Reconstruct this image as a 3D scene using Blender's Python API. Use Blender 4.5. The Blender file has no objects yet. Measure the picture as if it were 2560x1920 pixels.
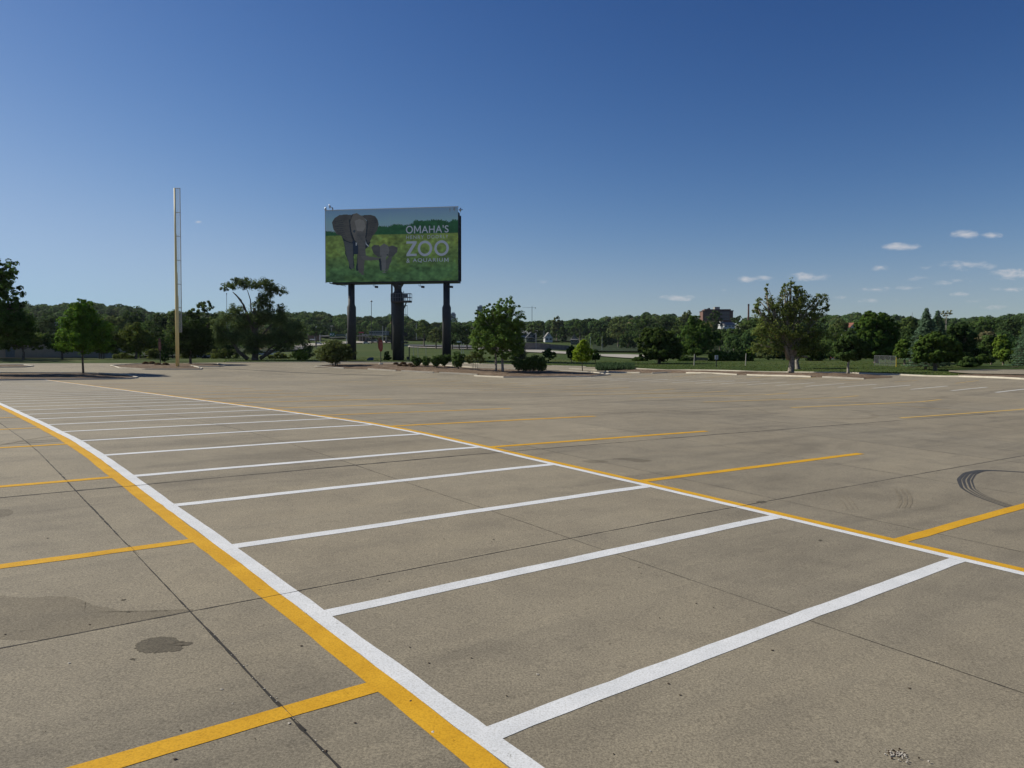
import bpy, math, random
import numpy as np
from mathutils import Vector, Matrix

R = np.random.default_rng(7)
random.seed(7)
scene = bpy.context.scene
COL = scene.collection
EYE = 1.87                      # eye height above the flat part of the lot
F, CX, CY, HZ = 1922., 1280., 960., 903.
PITCH = math.atan((CY-HZ)/F)
CP, SP = math.cos(PITCH), math.sin(PITCH)

# ------------------------------------------------------------ survey of the ground
def slope(py):
    y = -(np.asarray(py, float)-CY)/F
    return (-SP+CP*y)/(CP+SP*y)
def xs(px, py=900.):
    y = -(np.asarray(py, float)-CY)/F
    return ((np.asarray(px, float)-CX)/F)/(CP+SP*y)
U = np.array([-0.6174219, 0.78663218]); V = np.array([0.78663218, 0.6174219])
KU = np.array([-25, 4.3, 7.06, 9.78, 12.5, 15.29, 18.03, 20.9, 23.8, 26.5, 29.1, 31.6, 36, 61, 92, 200])
KZ = np.array([-4.06, -2.64, -2.503, -2.36, -2.24, -2.103, -1.983, -1.9, -1.885, -1.875, -1.87, -1.87, -1.87, -1.89, -1.92, -1.92])
KV = np.array([0, 10, 19, 30, 45, 52, 58, 64, 70, 76, 90]); KT = np.array([0, .0, .07, .19, .37, .25, .12, 0, -.12, -.25, -.25])
_uu = np.linspace(-30, 200, 2301)
_zz = np.convolve(np.pad(np.interp(_uu, KU, KZ), 14, mode='edge'), np.hanning(31)[1:-1]/np.hanning(31).sum(), 'valid')
SKY = np.array([(-800,770),(0,762),(110,757),(190,752),(250,752),(330,760),(400,775),(480,778),(560,778),(620,780),(700,777),(760,776),(800,775),(850,783),
  (900,787),(960,783),(1000,786),(1040,795),(1080,803),(1130,803),(1180,797),(1240,800),(1300,797),(1350,800),(1420,795),(1500,790),(1560,788),(1620,778),(1700,782),(1760,790),
  (1830,792),(1900,792),(1960,790),(2060,786),(2140,778),(2200,783),(2260,786),(2300,794),(2390,790),(2440,787),(2480,788),(2530,778),(2600,776),(3400,780)], float)
COLS = [(-600, [(80,948),(90,942),(97,931),(108,918),(118,911),(124,907.5),(138,898),(200,893),(350,886),(500,876),(620,862)]),
        (500, [(80,948.6),(90,942.6),(97,931),(108,918),(118,910.5),(124,906),(138,897.5),(200,892),(350,886),(500,876),(620,862)]),
        (800, [(80,948.6),(88,944.5),(95,941),(101.5,930),(110,918),(121,908),(125,905),(132,900.5),(160,893),(220,885),(330,876),(450,868),(560,860),(620,853)]),
        (1300,[(80,948.6),(88,944.5),(95,941),(101.5,930),(110,918),(121,908),(125,905),(132,900.5),(160,893),(220,885),(330,876),(450,868),(560,860),(620,853)]),
        (1540,[(88,943),(94,938.5),(101,930.5),(107,920.5),(116,913),(126,907),(150,899.5),(220,888.5),(330,879),(450,871),(560,863),(620,856)]),
        (1860,[(76,946.5),(80,943),(85.4,938.2),(91.3,929.5),(105,917),(122,908),(150,899.5),(220,892),(350,884),(500,872),(620,857)]),
        (2150,[(66,956.5),(70,953),(74,948.3),(80,935),(90,924),(105,912.5),(125,905),(150,901),(220,893),(350,883),(500,872),(620,857)]),
        (2560,[(56,966),(60,960),(66,949),(72,940),(80,931),(90,925),(105,917),(125,911),(150,906),(220,895),(350,883),(500,872),(620,857)]),
        (3600,[(42,983),(45,972),(48,962),(55,948),(65,936),(90,922),(125,912),(150,906),(220,895),(350,883),(500,872),(620,857)])]
BLP = np.array([-600, 1300, 1540, 1860, 2150, 2560, 3600.]); BL0 = np.array([80, 80, 88, 76, 66, 56, 42.]); BL1 = np.array([93, 93, 98, 84, 73, 64, 47.])
FARD = np.array([620, 700, 850, 1100, 6000.])
def sm(a, b, x):
    t = np.clip((x-a)/(b-a), 0, 1); return t*t*(3-2*t)
def terrain(x, y):
    x = np.asarray(x, float); y = np.asarray(y, float)
    th = np.arctan2(x, y); r = np.hypot(x, y)
    thc = np.clip(th, -.78, .78)
    D = r*np.cos(np.minimum(np.abs(th), .78))
    px = 1280+1922*np.tan(thc)
    u = x*U[0]+y*U[1]; v = x*V[0]+y*V[1]
    zl = np.interp(u, _uu, _zz)-np.interp(v, KV, KT)
    zc = []
    sky = np.interp(px, SKY[:,0], SKY[:,1])
    for c, kn in COLS:
        k = np.array(kn, float); zc.append(np.interp(D, k[:,0], k[:,0]*slope(k[:,1])))
    cp = [c for c, _ in COLS]
    zp = np.zeros_like(D)
    for i in range(len(cp)-1):
        w = (px-cp[i])/(cp[i+1]-cp[i]); m = (w >= 0) & (w <= 1)
        w = w*w*(3-2*w)
        zp = np.where(m, zc[i]*(1-w)+zc[i+1]*w, zp)
    yf = [620*slope(855), 700*slope(np.minimum(sky+56, 848)), 850*slope(sky+38), 1000*slope(sky+33)]
    zf = np.where(D < 700, yf[0]+(yf[1]-yf[0])*(D-620)/80, np.where(D < 850, yf[1]+(yf[2]-yf[1])*(D-700)/150, yf[2]+(yf[3]-yf[2])*np.clip((D-850)/250, 0, 1)))
    zp = np.where(D > 620, zp+(zf-zp)*sm(620, 660, D), zp)
    w = sm(np.interp(px, BLP, BL0), np.interp(px, BLP, BL1), D)
    return zl*(1-w)+zp*w+EYE
def ray(px, py):
    x = (px-CX)/F; y = -(py-CY)/F
    return np.array([x, CP+SP*y, -SP+CP*y])
_T = np.concatenate([np.arange(1.5, 40, .02), np.arange(40, 140, .05), np.arange(140, 1200, .5)])
def G(px, py):
    r = ray(px, py); r = r/r[1]
    P = _T[:,None]*r
    d = P[:,2]+EYE-terrain(P[:,0], P[:,1])
    i = int(np.argmax(d < 0)) if (d < 0).any() else len(_T)-1
    if i > 0 and (d < 0).any():
        a = d[i-1]/(d[i-1]-d[i]); t = _T[i-1]+a*(_T[i]-_T[i-1])
    else: t = _T[i]
    p = t*r
    return np.array([p[0], p[1], float(terrain(p[0], p[1]))])
def at(px, py, D):
    r = ray(px, py); r = r/r[1]*D
    return np.array([r[0], r[1], r[2]+EYE])
def S(D): return D/1922.

# ------------------------------------------------------------ materials
def nt(m):
    m.use_nodes = True; t = m.node_tree; t.nodes.clear(); return t, t.nodes, t.links
def ramp(n, stops):
    r = n.new('ShaderNodeValToRGB'); e = r.color_ramp.elements
    while len(e) < len(stops): e.new(.5)
    for i, (p, c) in enumerate(stops):
        e[i].position = p; e[i].color = (*c, 1) if len(c) == 3 else c
    return r
def noise(n, l, src, scale, detail=4, rough=.6, dist=0.):
    k = n.new('ShaderNodeTexNoise'); k.inputs['Scale'].default_value = scale
    k.inputs['Detail'].default_value = detail; k.inputs['Roughness'].default_value = rough; k.inputs['Distortion'].default_value = dist
    l.new(src, k.inputs['Vector']); return k
def mixc(n, l, a, b, fac, mode='MIX'):
    m = n.new('ShaderNodeMix'); m.data_type = 'RGBA'; m.blend_type = mode
    for s, v in ((6, a), (7, b), (0, fac)):
        if hasattr(v, 'is_linked') or hasattr(v, 'links'): l.new(v, m.inputs[s])
        elif isinstance(v, (int, float)): m.inputs[s].default_value = v
        else: m.inputs[s].default_value = (*v, 1)
    return m.outputs[2]
def mat(name, c, rough=.7, c2=None, scale=3., bump=0., bscale=30., metal=0., spec=.4):
    m = bpy.data.materials.new(name); t, n, l = nt(m)
    o = n.new('ShaderNodeOutputMaterial'); b = n.new('ShaderNodeBsdfPrincipled')
    l.new(b.outputs[0], o.inputs[0]); b.inputs['Roughness'].default_value = rough; b.inputs['Metallic'].default_value = metal
    b.inputs['Specular IOR Level'].default_value = spec
    g = n.new('ShaderNodeNewGeometry')
    if c2 is None: c2 = tuple(x*.8 for x in c)
    k = noise(n, l, g.outputs['Position'], scale)
    r = ramp(n, [(.3, c2), (.7, c)]); l.new(k.outputs[0], r.inputs[0]); l.new(r.outputs[0], b.inputs['Base Color'])
    if bump:
        kb = noise(n, l, g.outputs['Position'], bscale); bp = n.new('ShaderNodeBump'); bp.inputs['Strength'].default_value = bump
        bp.inputs['Distance'].default_value = .02
        l.new(kb.outputs[0], bp.inputs['Height']); l.new(bp.outputs[0], b.inputs['Normal'])
    return m
def leafmat(name, trans=.25):
    m = bpy.data.materials.new(name); t, n, l = nt(m)
    o = n.new('ShaderNodeOutputMaterial'); a = n.new('ShaderNodeAttribute'); a.attribute_name = 'Col'
    b = n.new('ShaderNodeBsdfPrincipled'); b.inputs['Roughness'].default_value = .85; b.inputs['Specular IOR Level'].default_value = .06
    l.new(a.outputs['Color'], b.inputs['Base Color'])
    tr = n.new('ShaderNodeBsdfTranslucent'); l.new(a.outputs['Color'], tr.inputs[0])
    mx = n.new('ShaderNodeMixShader'); mx.inputs[0].default_value = trans
    l.new(b.outputs[0], mx.inputs[1]); l.new(tr.outputs[0], mx.inputs[2]); l.new(mx.outputs[0], o.inputs[0])
    return m
LEAF = leafmat('leaf', .42)
BARK = mat('bark', (.17,.14,.11), .9, (.07,.055,.045), 6., .6, 40.)
PALEBARK = mat('pale_bark', (.34,.31,.26), .85, (.12,.10,.085), 5., .5, 30.)

def concrete(name='concrete', factor=1., spots_on=True):
    m = bpy.data.materials.new(name); t, n, l = nt(m)
    o = n.new('ShaderNodeOutputMaterial'); b = n.new('ShaderNodeBsdfPrincipled'); l.new(b.outputs[0], o.inputs[0])
    b.inputs['Roughness'].default_value = .82; b.inputs['Specular IOR Level'].default_value = .25
    tc = n.new('ShaderNodeNewGeometry'); P = tc.outputs['Position']
    # rotate to the grid of the slabs, long axis along the parking rows
    mp = n.new('ShaderNodeMapping'); mp.vector_type = 'POINT'; mp.inputs['Rotation'].default_value = (0, 0, -math.atan2(V[1], V[0]))
    l.new(P, mp.inputs[0])
    st = n.new('ShaderNodeMapping'); st.inputs['Scale'].default_value = (.22, 1., 1.); l.new(mp.outputs[0], st.inputs[0])
    big = noise(n, l, P, .12, 5, .6); stre = noise(n, l, st.outputs[0], .9, 6, .62, .6)
    mid = noise(n, l, P, 1.3, 5, .65, .4); fine = noise(n, l, P, 55., 2, .7); grit = noise(n, l, P, 160., 2, .8)
    base = ramp(n, [(.25, (.222,.193,.141)), (.75, (.276,.244,.183))]); l.new(big.outputs[0], base.inputs[0])
    r1 = ramp(n, [(.34, (.80,.80,.81)), (.50, (1,1,1)), (.75, (1.09,1.08,1.06))]); l.new(stre.outputs[0], r1.inputs[0])
    r2 = ramp(n, [(.30, (.86,.86,.87)), (.55, (1,1,1)), (.8, (1.06,1.06,1.05))]); l.new(mid.outputs[0], r2.inputs[0])
    r3 = ramp(n, [(.28, (.50,.49,.47)), (.5, (1,1,1)), (.74, (1.55,1.54,1.50))]); l.new(fine.outputs[0], r3.inputs[0])
    r4 = ramp(n, [(.3, (.60,.60,.58)), (.5, (1,1,1)), (.72, (1.45,1.45,1.42))]); l.new(grit.outputs[0], r4.inputs[0])
    c = mixc(n, l, base.outputs[0], r1.outputs[0], 1., 'MULTIPLY'); c = mixc(n, l, c, r2.outputs[0], 1., 'MULTIPLY')
    c = mixc(n, l, c, r3.outputs[0], .8, 'MULTIPLY'); c = mixc(n, l, c, r4.outputs[0], .8, 'MULTIPLY')
    # slab to slab tone
    sx = n.new('ShaderNodeSeparateXYZ'); l.new(mp.outputs[0], sx.inputs[0])
    def cell(out, off, w):
        a = n.new('ShaderNodeMath'); a.operation = 'SUBTRACT'; l.new(out, a.inputs[0]); a.inputs[1].default_value = off
        d = n.new('ShaderNodeMath'); d.operation = 'DIVIDE'; l.new(a.outputs[0], d.inputs[0]); d.inputs[1].default_value = w
        f = n.new('ShaderNodeMath'); f.operation = 'FLOOR'; l.new(d.outputs[0], f.inputs[0]); return f.outputs[0]
    cb = n.new('ShaderNodeCombineXYZ'); l.new(cell(sx.outputs[0], 2.13, 5.03), cb.inputs[0]); l.new(cell(sx.outputs[1], 7.8, 6.57), cb.inputs[1])
    wn = n.new('ShaderNodeTexWhiteNoise'); wn.noise_dimensions = '3D'; l.new(cb.outputs[0], wn.inputs['Vector'])
    r5 = ramp(n, [(0, (.91,.915,.925)), (1, (1.07,1.06,1.04))]); l.new(wn.outputs['Value'], r5.inputs[0])
    c = mixc(n, l, c, r5.outputs[0], 1., 'MULTIPLY')
    # scattered dark oil spots and specks
    def spots(scale, thr, dark):
        vo = n.new('ShaderNodeTexVoronoi'); vo.inputs['Scale'].default_value = scale; l.new(P, vo.inputs['Vector'])
        rr = ramp(n, [(thr*.6, dark), (thr, (1,1,1))]); l.new(vo.outputs['Distance'], rr.inputs[0]); return rr.outputs[0]
    c = mixc(n, l, c, spots(1.15, .022, (.35,.33,.32)), 1., 'MULTIPLY')
    c = mixc(n, l, c, spots(3.1, .026, (.5,.48,.46)), 1., 'MULTIPLY')
    if factor != 1.: c = mixc(n, l, c, (factor, factor*.985, factor*.96), 1., 'MULTIPLY')
    l.new(c, b.inputs['Base Color'])
    bp = n.new('ShaderNodeBump'); bp.inputs['Strength'].default_value = .35; bp.inputs['Distance'].default_value = .004
    l.new(fine.outputs[0], bp.inputs['Height']); l.new(bp.outputs[0], b.inputs['Normal'])
    return m
def paint(name, c, c2, wear=.33, scale=9.):
    m = bpy.data.materials.new(name); t, n, l = nt(m)
    o = n.new('ShaderNodeOutputMaterial'); b = n.new('ShaderNodeBsdfPrincipled'); b.inputs['Roughness'].default_value = .7; b.inputs['Specular IOR Level'].default_value = .12
    g = n.new('ShaderNodeNewGeometry'); P = g.outputs['Position']
    a = noise(n, l, P, 2.2, 5, .7); f = noise(n, l, P, 60., 3, .7); w = noise(n, l, P, scale, 8, .8, .5)
    r = ramp(n, [(.3, c2), (.7, c)]); l.new(a.outputs[0], r.inputs[0])
    r2 = ramp(n, [(.30, (.70,.69,.66)), (.56, (1,1,1))]); l.new(f.outputs[0], r2.inputs[0])
    cc = mixc(n, l, r.outputs[0], r2.outputs[0], 1., 'MULTIPLY')
    r3 = ramp(n, [(wear-.05, (.24,.215,.175)), (wear, (1,1,1))]); l.new(w.outputs[0], r3.inputs[0])
    cc = mixc(n, l, cc, r3.outputs[0], .7, 'MULTIPLY')
    l.new(cc, b.inputs['Base Color'])
    bp = n.new('ShaderNodeBump'); bp.inputs['Strength'].default_value = .3; bp.inputs['Distance'].default_value = .004
    l.new(f.outputs[0], bp.inputs['Height']); l.new(bp.outputs[0], b.inputs['Normal'])
    l.new(b.outputs[0], o.inputs[0]); return m
def grassmat(name, a, b_, c_, s1=.06, s2=1.5):
    m = bpy.data.materials.new(name); t, n, l = nt(m)
    o = n.new('ShaderNodeOutputMaterial'); b = n.new('ShaderNodeBsdfPrincipled'); l.new(b.outputs[0], o.inputs[0])
    b.inputs['Roughness'].default_value = .9; b.inputs['Specular IOR Level'].default_value = .1
    g = n.new('ShaderNodeNewGeometry'); P = g.outputs['Position']
    k1 = noise(n, l, P, s1, 6, .65, .3); k2 = noise(n, l, P, s2, 6, .75); 
    r = ramp(n, [(.35, a), (.5, b_), (.66, c_)]); l.new(k1.outputs[0], r.inputs[0])
    r2 = ramp(n, [(.3, (.55,.55,.5)), (.55, (1,1,1)), (.75, (1.35,1.3,1.15))]); l.new(k2.outputs[0], r2.inputs[0])
    l.new(mixc(n, l, r.outputs[0], r2.outputs[0], 1., 'MULTIPLY'), b.inputs['Base Color'])
    bp = n.new('ShaderNodeBump'); bp.inputs['Strength'].default_value = 1; bp.inputs['Distance'].default_value = .15
    l.new(k2.outputs[0], bp.inputs['Height']); l.new(bp.outputs[0], b.inputs['Normal'])
    return m
CONC = concrete()
WHITE = paint('white_paint', (.75,.765,.78), (.62,.64,.66), .385)
YELLOW = paint('yellow_paint', (.70,.395,.028), (.57,.305,.018), .385)
OLDYELLOW = paint('worn_yellow_paint', (.62,.41,.10), (.50,.34,.12), .38, 5.)
OLDWHITE = paint('worn_white_paint', (.62,.62,.60), (.48,.47,.44), .42, 5.)
GRASS = grassmat('grass', (.040,.066,.014), (.052,.080,.018), (.088,.102,.030))
MULCH = grassmat('mulch', (.12,.085,.058), (.185,.135,.095), (.25,.19,.14), .8, 5.)
KERB = mat('kerb_concrete', (.57,.53,.44), .85, (.44,.40,.33), 1.2, .3, 30.)
CRACK = mat('joint_filler', (.030,.026,.022), .9, (.012,.011,.010), 9.)
STAIN = concrete('damp_stain', .46); STAIN2 = concrete('faint_stain', .74)
RUBBER = mat('rubber_mark', (.06,.06,.06), .8, (.035,.035,.036), 8.)
RUBBER2 = concrete('faint_rubber_mark', .91)
DARKSTEEL = mat('dark_steel', (.050,.050,.052), .6, (.035,.035,.038), 2., .1, 20.)
STEEL = mat('galvanised_steel', (.40,.41,.42), .5, (.3,.31,.32), 3., 0, 1, .5)

# ------------------------------------------------------------ object helpers
def tag(o, label=None, cat=None, group=None, kind=None):
    if label: o['label'] = label
    if cat: o['category'] = cat
    if group: o['group'] = group
    if kind: o['kind'] = kind
    return o
def empty(name, loc, label, cat, group=None, rz=0.):
    o = bpy.data.objects.new(name, None); COL.objects.link(o); o.location = tuple(float(x) for x in loc); o.rotation_euler = (0, 0, rz)
    o.empty_display_size = .2
    return tag(o, label, cat, group)
def meshobj(name, verts, faces, m, parent=None, smooth=False, cols=None):
    me = bpy.data.meshes.new(name)
    verts = np.asarray(verts, np.float32).reshape(-1, 3)
    if isinstance(faces, np.ndarray):
        k = faces.shape[1]; me.vertices.add(len(verts)); me.vertices.foreach_set('co', verts.ravel())
        me.loops.add(faces.size); me.loops.foreach_set('vertex_index', faces.ravel().astype(np.int32))
        me.polygons.add(len(faces)); me.polygons.foreach_set('loop_start', np.arange(0, faces.size, k, dtype=np.int32))
        me.update(calc_edges=True)
    else:
        me.from_pydata([tuple(map(float, v)) for v in verts], [], [tuple(int(i) for i in f) for f in faces])
    if cols is not None:
        a = me.color_attributes.new('Col', 'FLOAT_COLOR', 'POINT'); a.data.foreach_set('color', np.asarray(cols, np.float32).ravel())
    for mm in (m if isinstance(m, (list, tuple)) else [m]): me.materials.append(mm)
    if smooth: me.polygons.foreach_set('use_smooth', [True]*len(me.polygons))
    me.validate(); me.update()
    o = bpy.data.objects.new(name, me); COL.objects.link(o)
    if parent is not None: o.parent = parent
    return o
def copy_tree(o, parent=None):
    c = o.copy(); COL.objects.link(c)
    if parent is not None: c.parent = parent
    for ch in list(o.children): copy_tree(ch, c)
    return c
class MB:
    def __init__(s): s.v = []; s.f = []
    def add(s, v, f):
        k = len(s.v); s.v += [tuple(map(float, p)) for p in v]; s.f += [tuple(k+i for i in q) for q in f]; return s
    def box(s, c, d, rz=0., ry=0.):
        x, y, z = d[0]/2, d[1]/2, d[2]/2
        P = [(a*x, b*y, e*z) for a in (-1,1) for b in (-1,1) for e in (-1,1)]
        M = Matrix.Rotation(rz, 3, 'Z') @ Matrix.Rotation(ry, 3, 'Y')
        P = [tuple(M @ Vector(p)+Vector(tuple(map(float, c)))) for p in P]
        return s.add(P, [(0,1,3,2),(4,6,7,5),(0,4,5,1),(2,3,7,6),(0,2,6,4),(1,5,7,3)])
    def tube(s, pts, rad, seg=8, cap=True):
        pts = [Vector(tuple(map(float, p))) for p in pts]
        if isinstance(rad, (int, float)): rad = [rad]*len(pts)
        V_ = []; up = None
        for i, p in enumerate(pts):
            d = (pts[min(i+1, len(pts)-1)]-pts[max(i-1, 0)]).normalized()
            if up is None: up = Vector((0,1,0)) if abs(d.z) > .8 else Vector((0,0,1))
            a = d.cross(up).normalized(); b = a.cross(d).normalized(); up = b if abs(b.dot(d)) < .9 else up
            for j in range(seg):
                t = 2*math.pi*j/seg; V_.append(p+a*math.cos(t)*rad[i]+b*math.sin(t)*rad[i])
        Fc = []
        for i in range(len(pts)-1):
            for j in range(seg):
                k = (j+1) % seg; Fc.append((i*seg+j, i*seg+k, (i+1)*seg+k, (i+1)*seg+j))
        if cap:
            Fc.append(tuple(range(seg-1, -1, -1))); Fc.append(tuple((len(pts)-1)*seg+j for j in range(seg)))
        return s.add(V_, Fc)
    def bar(s, a, b, w): return s.tube([a, b], w*.5, 4)
    def prism(s, poly, y0, y1):          # polygon in xz pushed along y
        n = len(poly)
        P = [(p[0], y0, p[1]) for p in poly]+[(p[0], y1, p[1]) for p in poly]
        return s.add(P, [tuple(range(n)), tuple(range(2*n-1, n-1, -1))]+[(i, i+n, (i+1) % n+n, (i+1) % n) for i in range(n)])
    def build(s, name, m, parent=None, smooth=False, origin=None):
        v = np.array(s.v, float)
        if origin is not None: v = v-np.asarray(origin, float)
        o = meshobj(name, v, s.f, m, parent, smooth)
        if origin is not None: o.location = tuple(map(float, origin))
        return o

# ------------------------------------------------------------ ground and lot
EDGE = np.array([(-700,908.5),(0,908.5),(240,908),(440,908),(560,906),(800,905),(1130,906),(1200,910),(1380,915),(1490,918),(1584,921),(1720,926),(1860,929),
  (1970,931),(2150,934),(2240,937),(2400,942),(2560,948.5),(2700,953)], float)
th_f = np.radians(np.arange(-47, 47.01, .25)); th_b = np.radians(np.arange(47.5, 312.6, 2.5))
ths = np.concatenate([th_f, th_b])
pxs = 1280+1922*np.tan(np.clip(ths, -.8, .8))
edgeR = np.zeros(len(ths))
for i, t in enumerate(ths):
    if i < len(th_f):
        q = np.clip(1280+1922*math.tan(t), -700, 2700); P = G(q, np.interp(q, EDGE[:,0], EDGE[:,1])); edgeR[i] = P[1]/math.cos(t)
    else: edgeR[i] = 110.
n0 = len(th_f); edgeR[n0:] = np.interp(np.arange(len(th_b)), [0, 6, len(th_b)-7, len(th_b)-1], [edgeR[n0-1], 110, 110, edgeR[0]])
def polar(rfun, nr, off, name, m, pull=None):
    t = np.linspace(0, 1, nr)
    Rr = rfun(t)                                   # (nth, nr)
    X = Rr*np.sin(ths)[:,None]; Y = Rr*np.cos(ths)[:,None]; Z = terrain(X, Y)+off
    if pull is not None: Z = Z-pull(Rr)
    nth = len(ths); idx = np.arange(nth*nr).reshape(nth, nr); nx = np.roll(idx, -1, axis=0)
    f = np.stack([idx[:,:-1], idx[:,1:], nx[:,1:], nx[:,:-1]], -1).reshape(-1, 4)[:, ::-1]
    o = meshobj(name, np.stack([X, Y, Z], -1).reshape(-1, 3), f[:, ::-1].copy(), m, smooth=True)
    return tag(o, kind='structure')
r0 = .25
polar(lambda t: r0*(edgeR[:,None]/r0)**(t[None,:]), 260, 0., 'parking_lot', CONC)
gr = np.concatenate([np.geomspace(.5, 80, 30), np.arange(82, 160, 1.), np.geomspace(160, 2600, 110)])
_t = np.linspace(0, 1, len(gr))
polar(lambda t: np.tile(gr, (len(ths), 1)), len(gr), 0., 'ground', GRASS, pull=lambda Rr: .12*sm(0, .9, (edgeR[:,None]-Rr)))

def uv(u, v, off=0.):
    x = U[0]*u+V[0]*v; y = U[1]*u+V[1]*v
    return np.array([x, y, float(terrain(x, y))+off])
def drape(pts_l, pts_r, off, step=None):
    pass
class Strips:
    def __init__(s, off): s.v = []; s.f = []; s.off = off; s.n = 0
    def quadgrid(s, A, B):          # A,B arrays (n,2) of two edges
        A = np.asarray(A, float); B = np.asarray(B, float); n = len(A)
        P = np.stack([A, B], 1).reshape(-1, 2); Z = terrain(P[:,0], P[:,1])+s.off+np.hypot(P[:,0], P[:,1])*.00006
        s.v.append(np.column_stack([P, Z])); k = s.n+np.arange(n-1)*2
        s.f.append(np.stack([k, k+1, k+3, k+2], 1)); s.n += 2*n
    def line_uv(s, u0, v0, u1, v1, w, wob=.006, dw=0.):
        L = math.hypot(u1-u0, v1-v0); n = max(3, int(L/.3)); t = np.linspace(0, 1, n)
        du, dv = (u1-u0)/L, (v1-v0)/L
        j = R.normal(0, wob, n)*.5; j = np.convolve(np.pad(j, 2, mode='edge'), np.ones(5)/5, 'valid')*2
        ww = w/2*(1+R.normal(0, dw, n)) if dw else np.full(n, w/2)
        e1 = R.normal(0, wob*.35, n); e2 = R.normal(0, wob*.35, n)
        uc = u0+du*L*t-dv*j; vc = v0+dv*L*t+du*j
        def xy(u, v): return np.column_stack([U[0]*u+V[0]*v, U[1]*u+V[1]*v])
        s.quadgrid(xy(uc-dv*(ww+e1), vc+du*(ww+e1)), xy(uc+dv*(ww+e2), vc-du*(ww+e2)))
    def poly_px(s, pts, w, n=40):       # px polyline with a width in metres
        P = np.array([G(*q)[:2] for q in pts]); s.poly_xy(P, w, n)
    def poly_xy(s, P, w, n=40):
        d = np.r_[0, np.cumsum(np.hypot(*np.diff(P, axis=0).T))]; t = np.linspace(0, d[-1], n)
        X = np.interp(t, d, P[:,0]); Y = np.interp(t, d, P[:,1])
        for _ in range(3):
            X[1:-1] = (X[:-2]+X[1:-1]*2+X[2:])/4; Y[1:-1] = (Y[:-2]+Y[1:-1]*2+Y[2:])/4
        tx, ty = np.gradient(X), np.gradient(Y); q = np.hypot(tx, ty)+1e-9
        ww = w if np.ndim(w) == 0 else np.interp(np.linspace(0, 1, n), np.linspace(0, 1, len(w)), w)
        N = np.column_stack([-ty/q, tx/q])*(np.asarray(ww)/2)[..., None] if np.ndim(ww) else np.column_stack([-ty/q, tx/q])*ww/2
        C = np.column_stack([X, Y]); s.quadgrid(C+N, C-N)
    def build(s, name, m): return tag(meshobj(name, np.concatenate(s.v), np.concatenate(s.f).astype(np.int64), m), kind='structure')

white = Strips(.003); yellow = Strips(.003); whites = Strips(.0045); yells = Strips(.0045)
# the double boundary lines of the white bay block
whites.line_uv(-6, 3.14, 93, 3.14, .185, .010); yells.line_uv(-6, 2.945, 93, 2.945, .205, .010)
whites.line_uv(-6, 11.02, 93, 11.02, .17, .010); yells.line_uv(-6, 11.205, 93, 11.205, .19, .010)
for k in range(-3, 33):
    white.line_uv(4.33+2.745*k, 3.2, 4.33+2.745*k, 10.96, .20, .012)
for k in range(-1, 18):
    uu = 5.3+4.97*k
    yellow.line_uv(uu+.15, -4.7, uu+.12, 2.87, .19, .012)
    yellow.line_uv(uu-.05, 11.27, uu-.12, 19.6, .20, .012)
far_y = Strips(.004); far_w = Strips(.004)
for k in range(-2, 15):
    uu = 5.25+4.97*k
    far_y.line_uv(uu-.25, 32, uu-.25, 47.6, .20, .02)
    far_y.line_uv(uu, -24, uu, -12, .17, .02)
far_y.line_uv(14, 39.8, 75, 39.8, .07, .02)
for k in range(0, 22): far_w.line_uv(12+2.745*k, 56.6, 12+2.745*k, 62.6, .24, .02)
for k in range(3, 12): far_y.line_uv(12+4.97*k, 67., 12+4.97*k, 71.5, .12, .02)
far_w.line_uv(45, 62.6, 78, 62.6, .18, .02)
white.build('white_bay_lines', WHITE); whites.build('white_boundary_lines', WHITE)
yellow.build('yellow_bay_lines', YELLOW); yells.build('yellow_boundary_lines', YELLOW)
far_y.build('far_yellow_bay_lines', OLDYELLOW); far_w.build('far_white_bay_lines', OLDWHITE)
# joints between slabs
jn = Strips(.0015); jf = Strips(.0052)
def joint(u0, v0, u1, v1, w):
    L = math.hypot(u1-u0, v1-v0); n = max(4, int(L/.12)); t = np.linspace(0, 1, n)
    du, dv = (u1-u0)/L, (v1-v0)/L
    j = np.cumsum(R.normal(0, .004, n)); j -= np.linspace(0, j[-1], n); j *= .35
    rough = np.abs(np.interp(t, np.linspace(0, 1, max(4, int(L/2.2))), R.uniform(.25, 1.25, max(4, int(L/2.2)))))
    ww = w/2*rough*(1+R.uniform(-.45, .45, n)); ww = np.maximum(ww, .0018)
    uc = u0+du*L*t-dv*j; vc = v0+dv*L*t+du*j
    xy = lambda u, v: np.column_stack([U[0]*u+V[0]*v, U[1]*u+V[1]*v])
    jn.quadgrid(xy(uc-dv*ww, vc+du*ww), xy(uc+dv*ww, vc-du*ww))
for i in range(-8, 14):
    v = 2.15+5.03*i; w = {0: .024, 1: .014, 2: .014, 3: .014}.get(i, .016)
    joint(0 if i < 0 else -4, v, 60 if i < 7 else 45, v, w)
joint(-4, 24.8, 60, 24.8, .02)
for k in range(-2, 9):
    u = 7.83+6.55*k; w = {0: .020, 1: .050}.get(k, .022)
    joint(u, -30, u, 60, w)
jn.build('slab_joints', CRACK)
jn = Strips(.0062)
for u_ in (7.83, 14.38):
    for v_ in (2.82, 10.9): joint(u_, v_, u_, v_+.45, .032 if u_ > 10 else .012)
for k in range(0, 4): joint(5.1+4.97*k, 2.15, 5.6+4.97*k, 2.15, .010)
jn.build('slab_joints_over_paint', CRACK)
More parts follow.
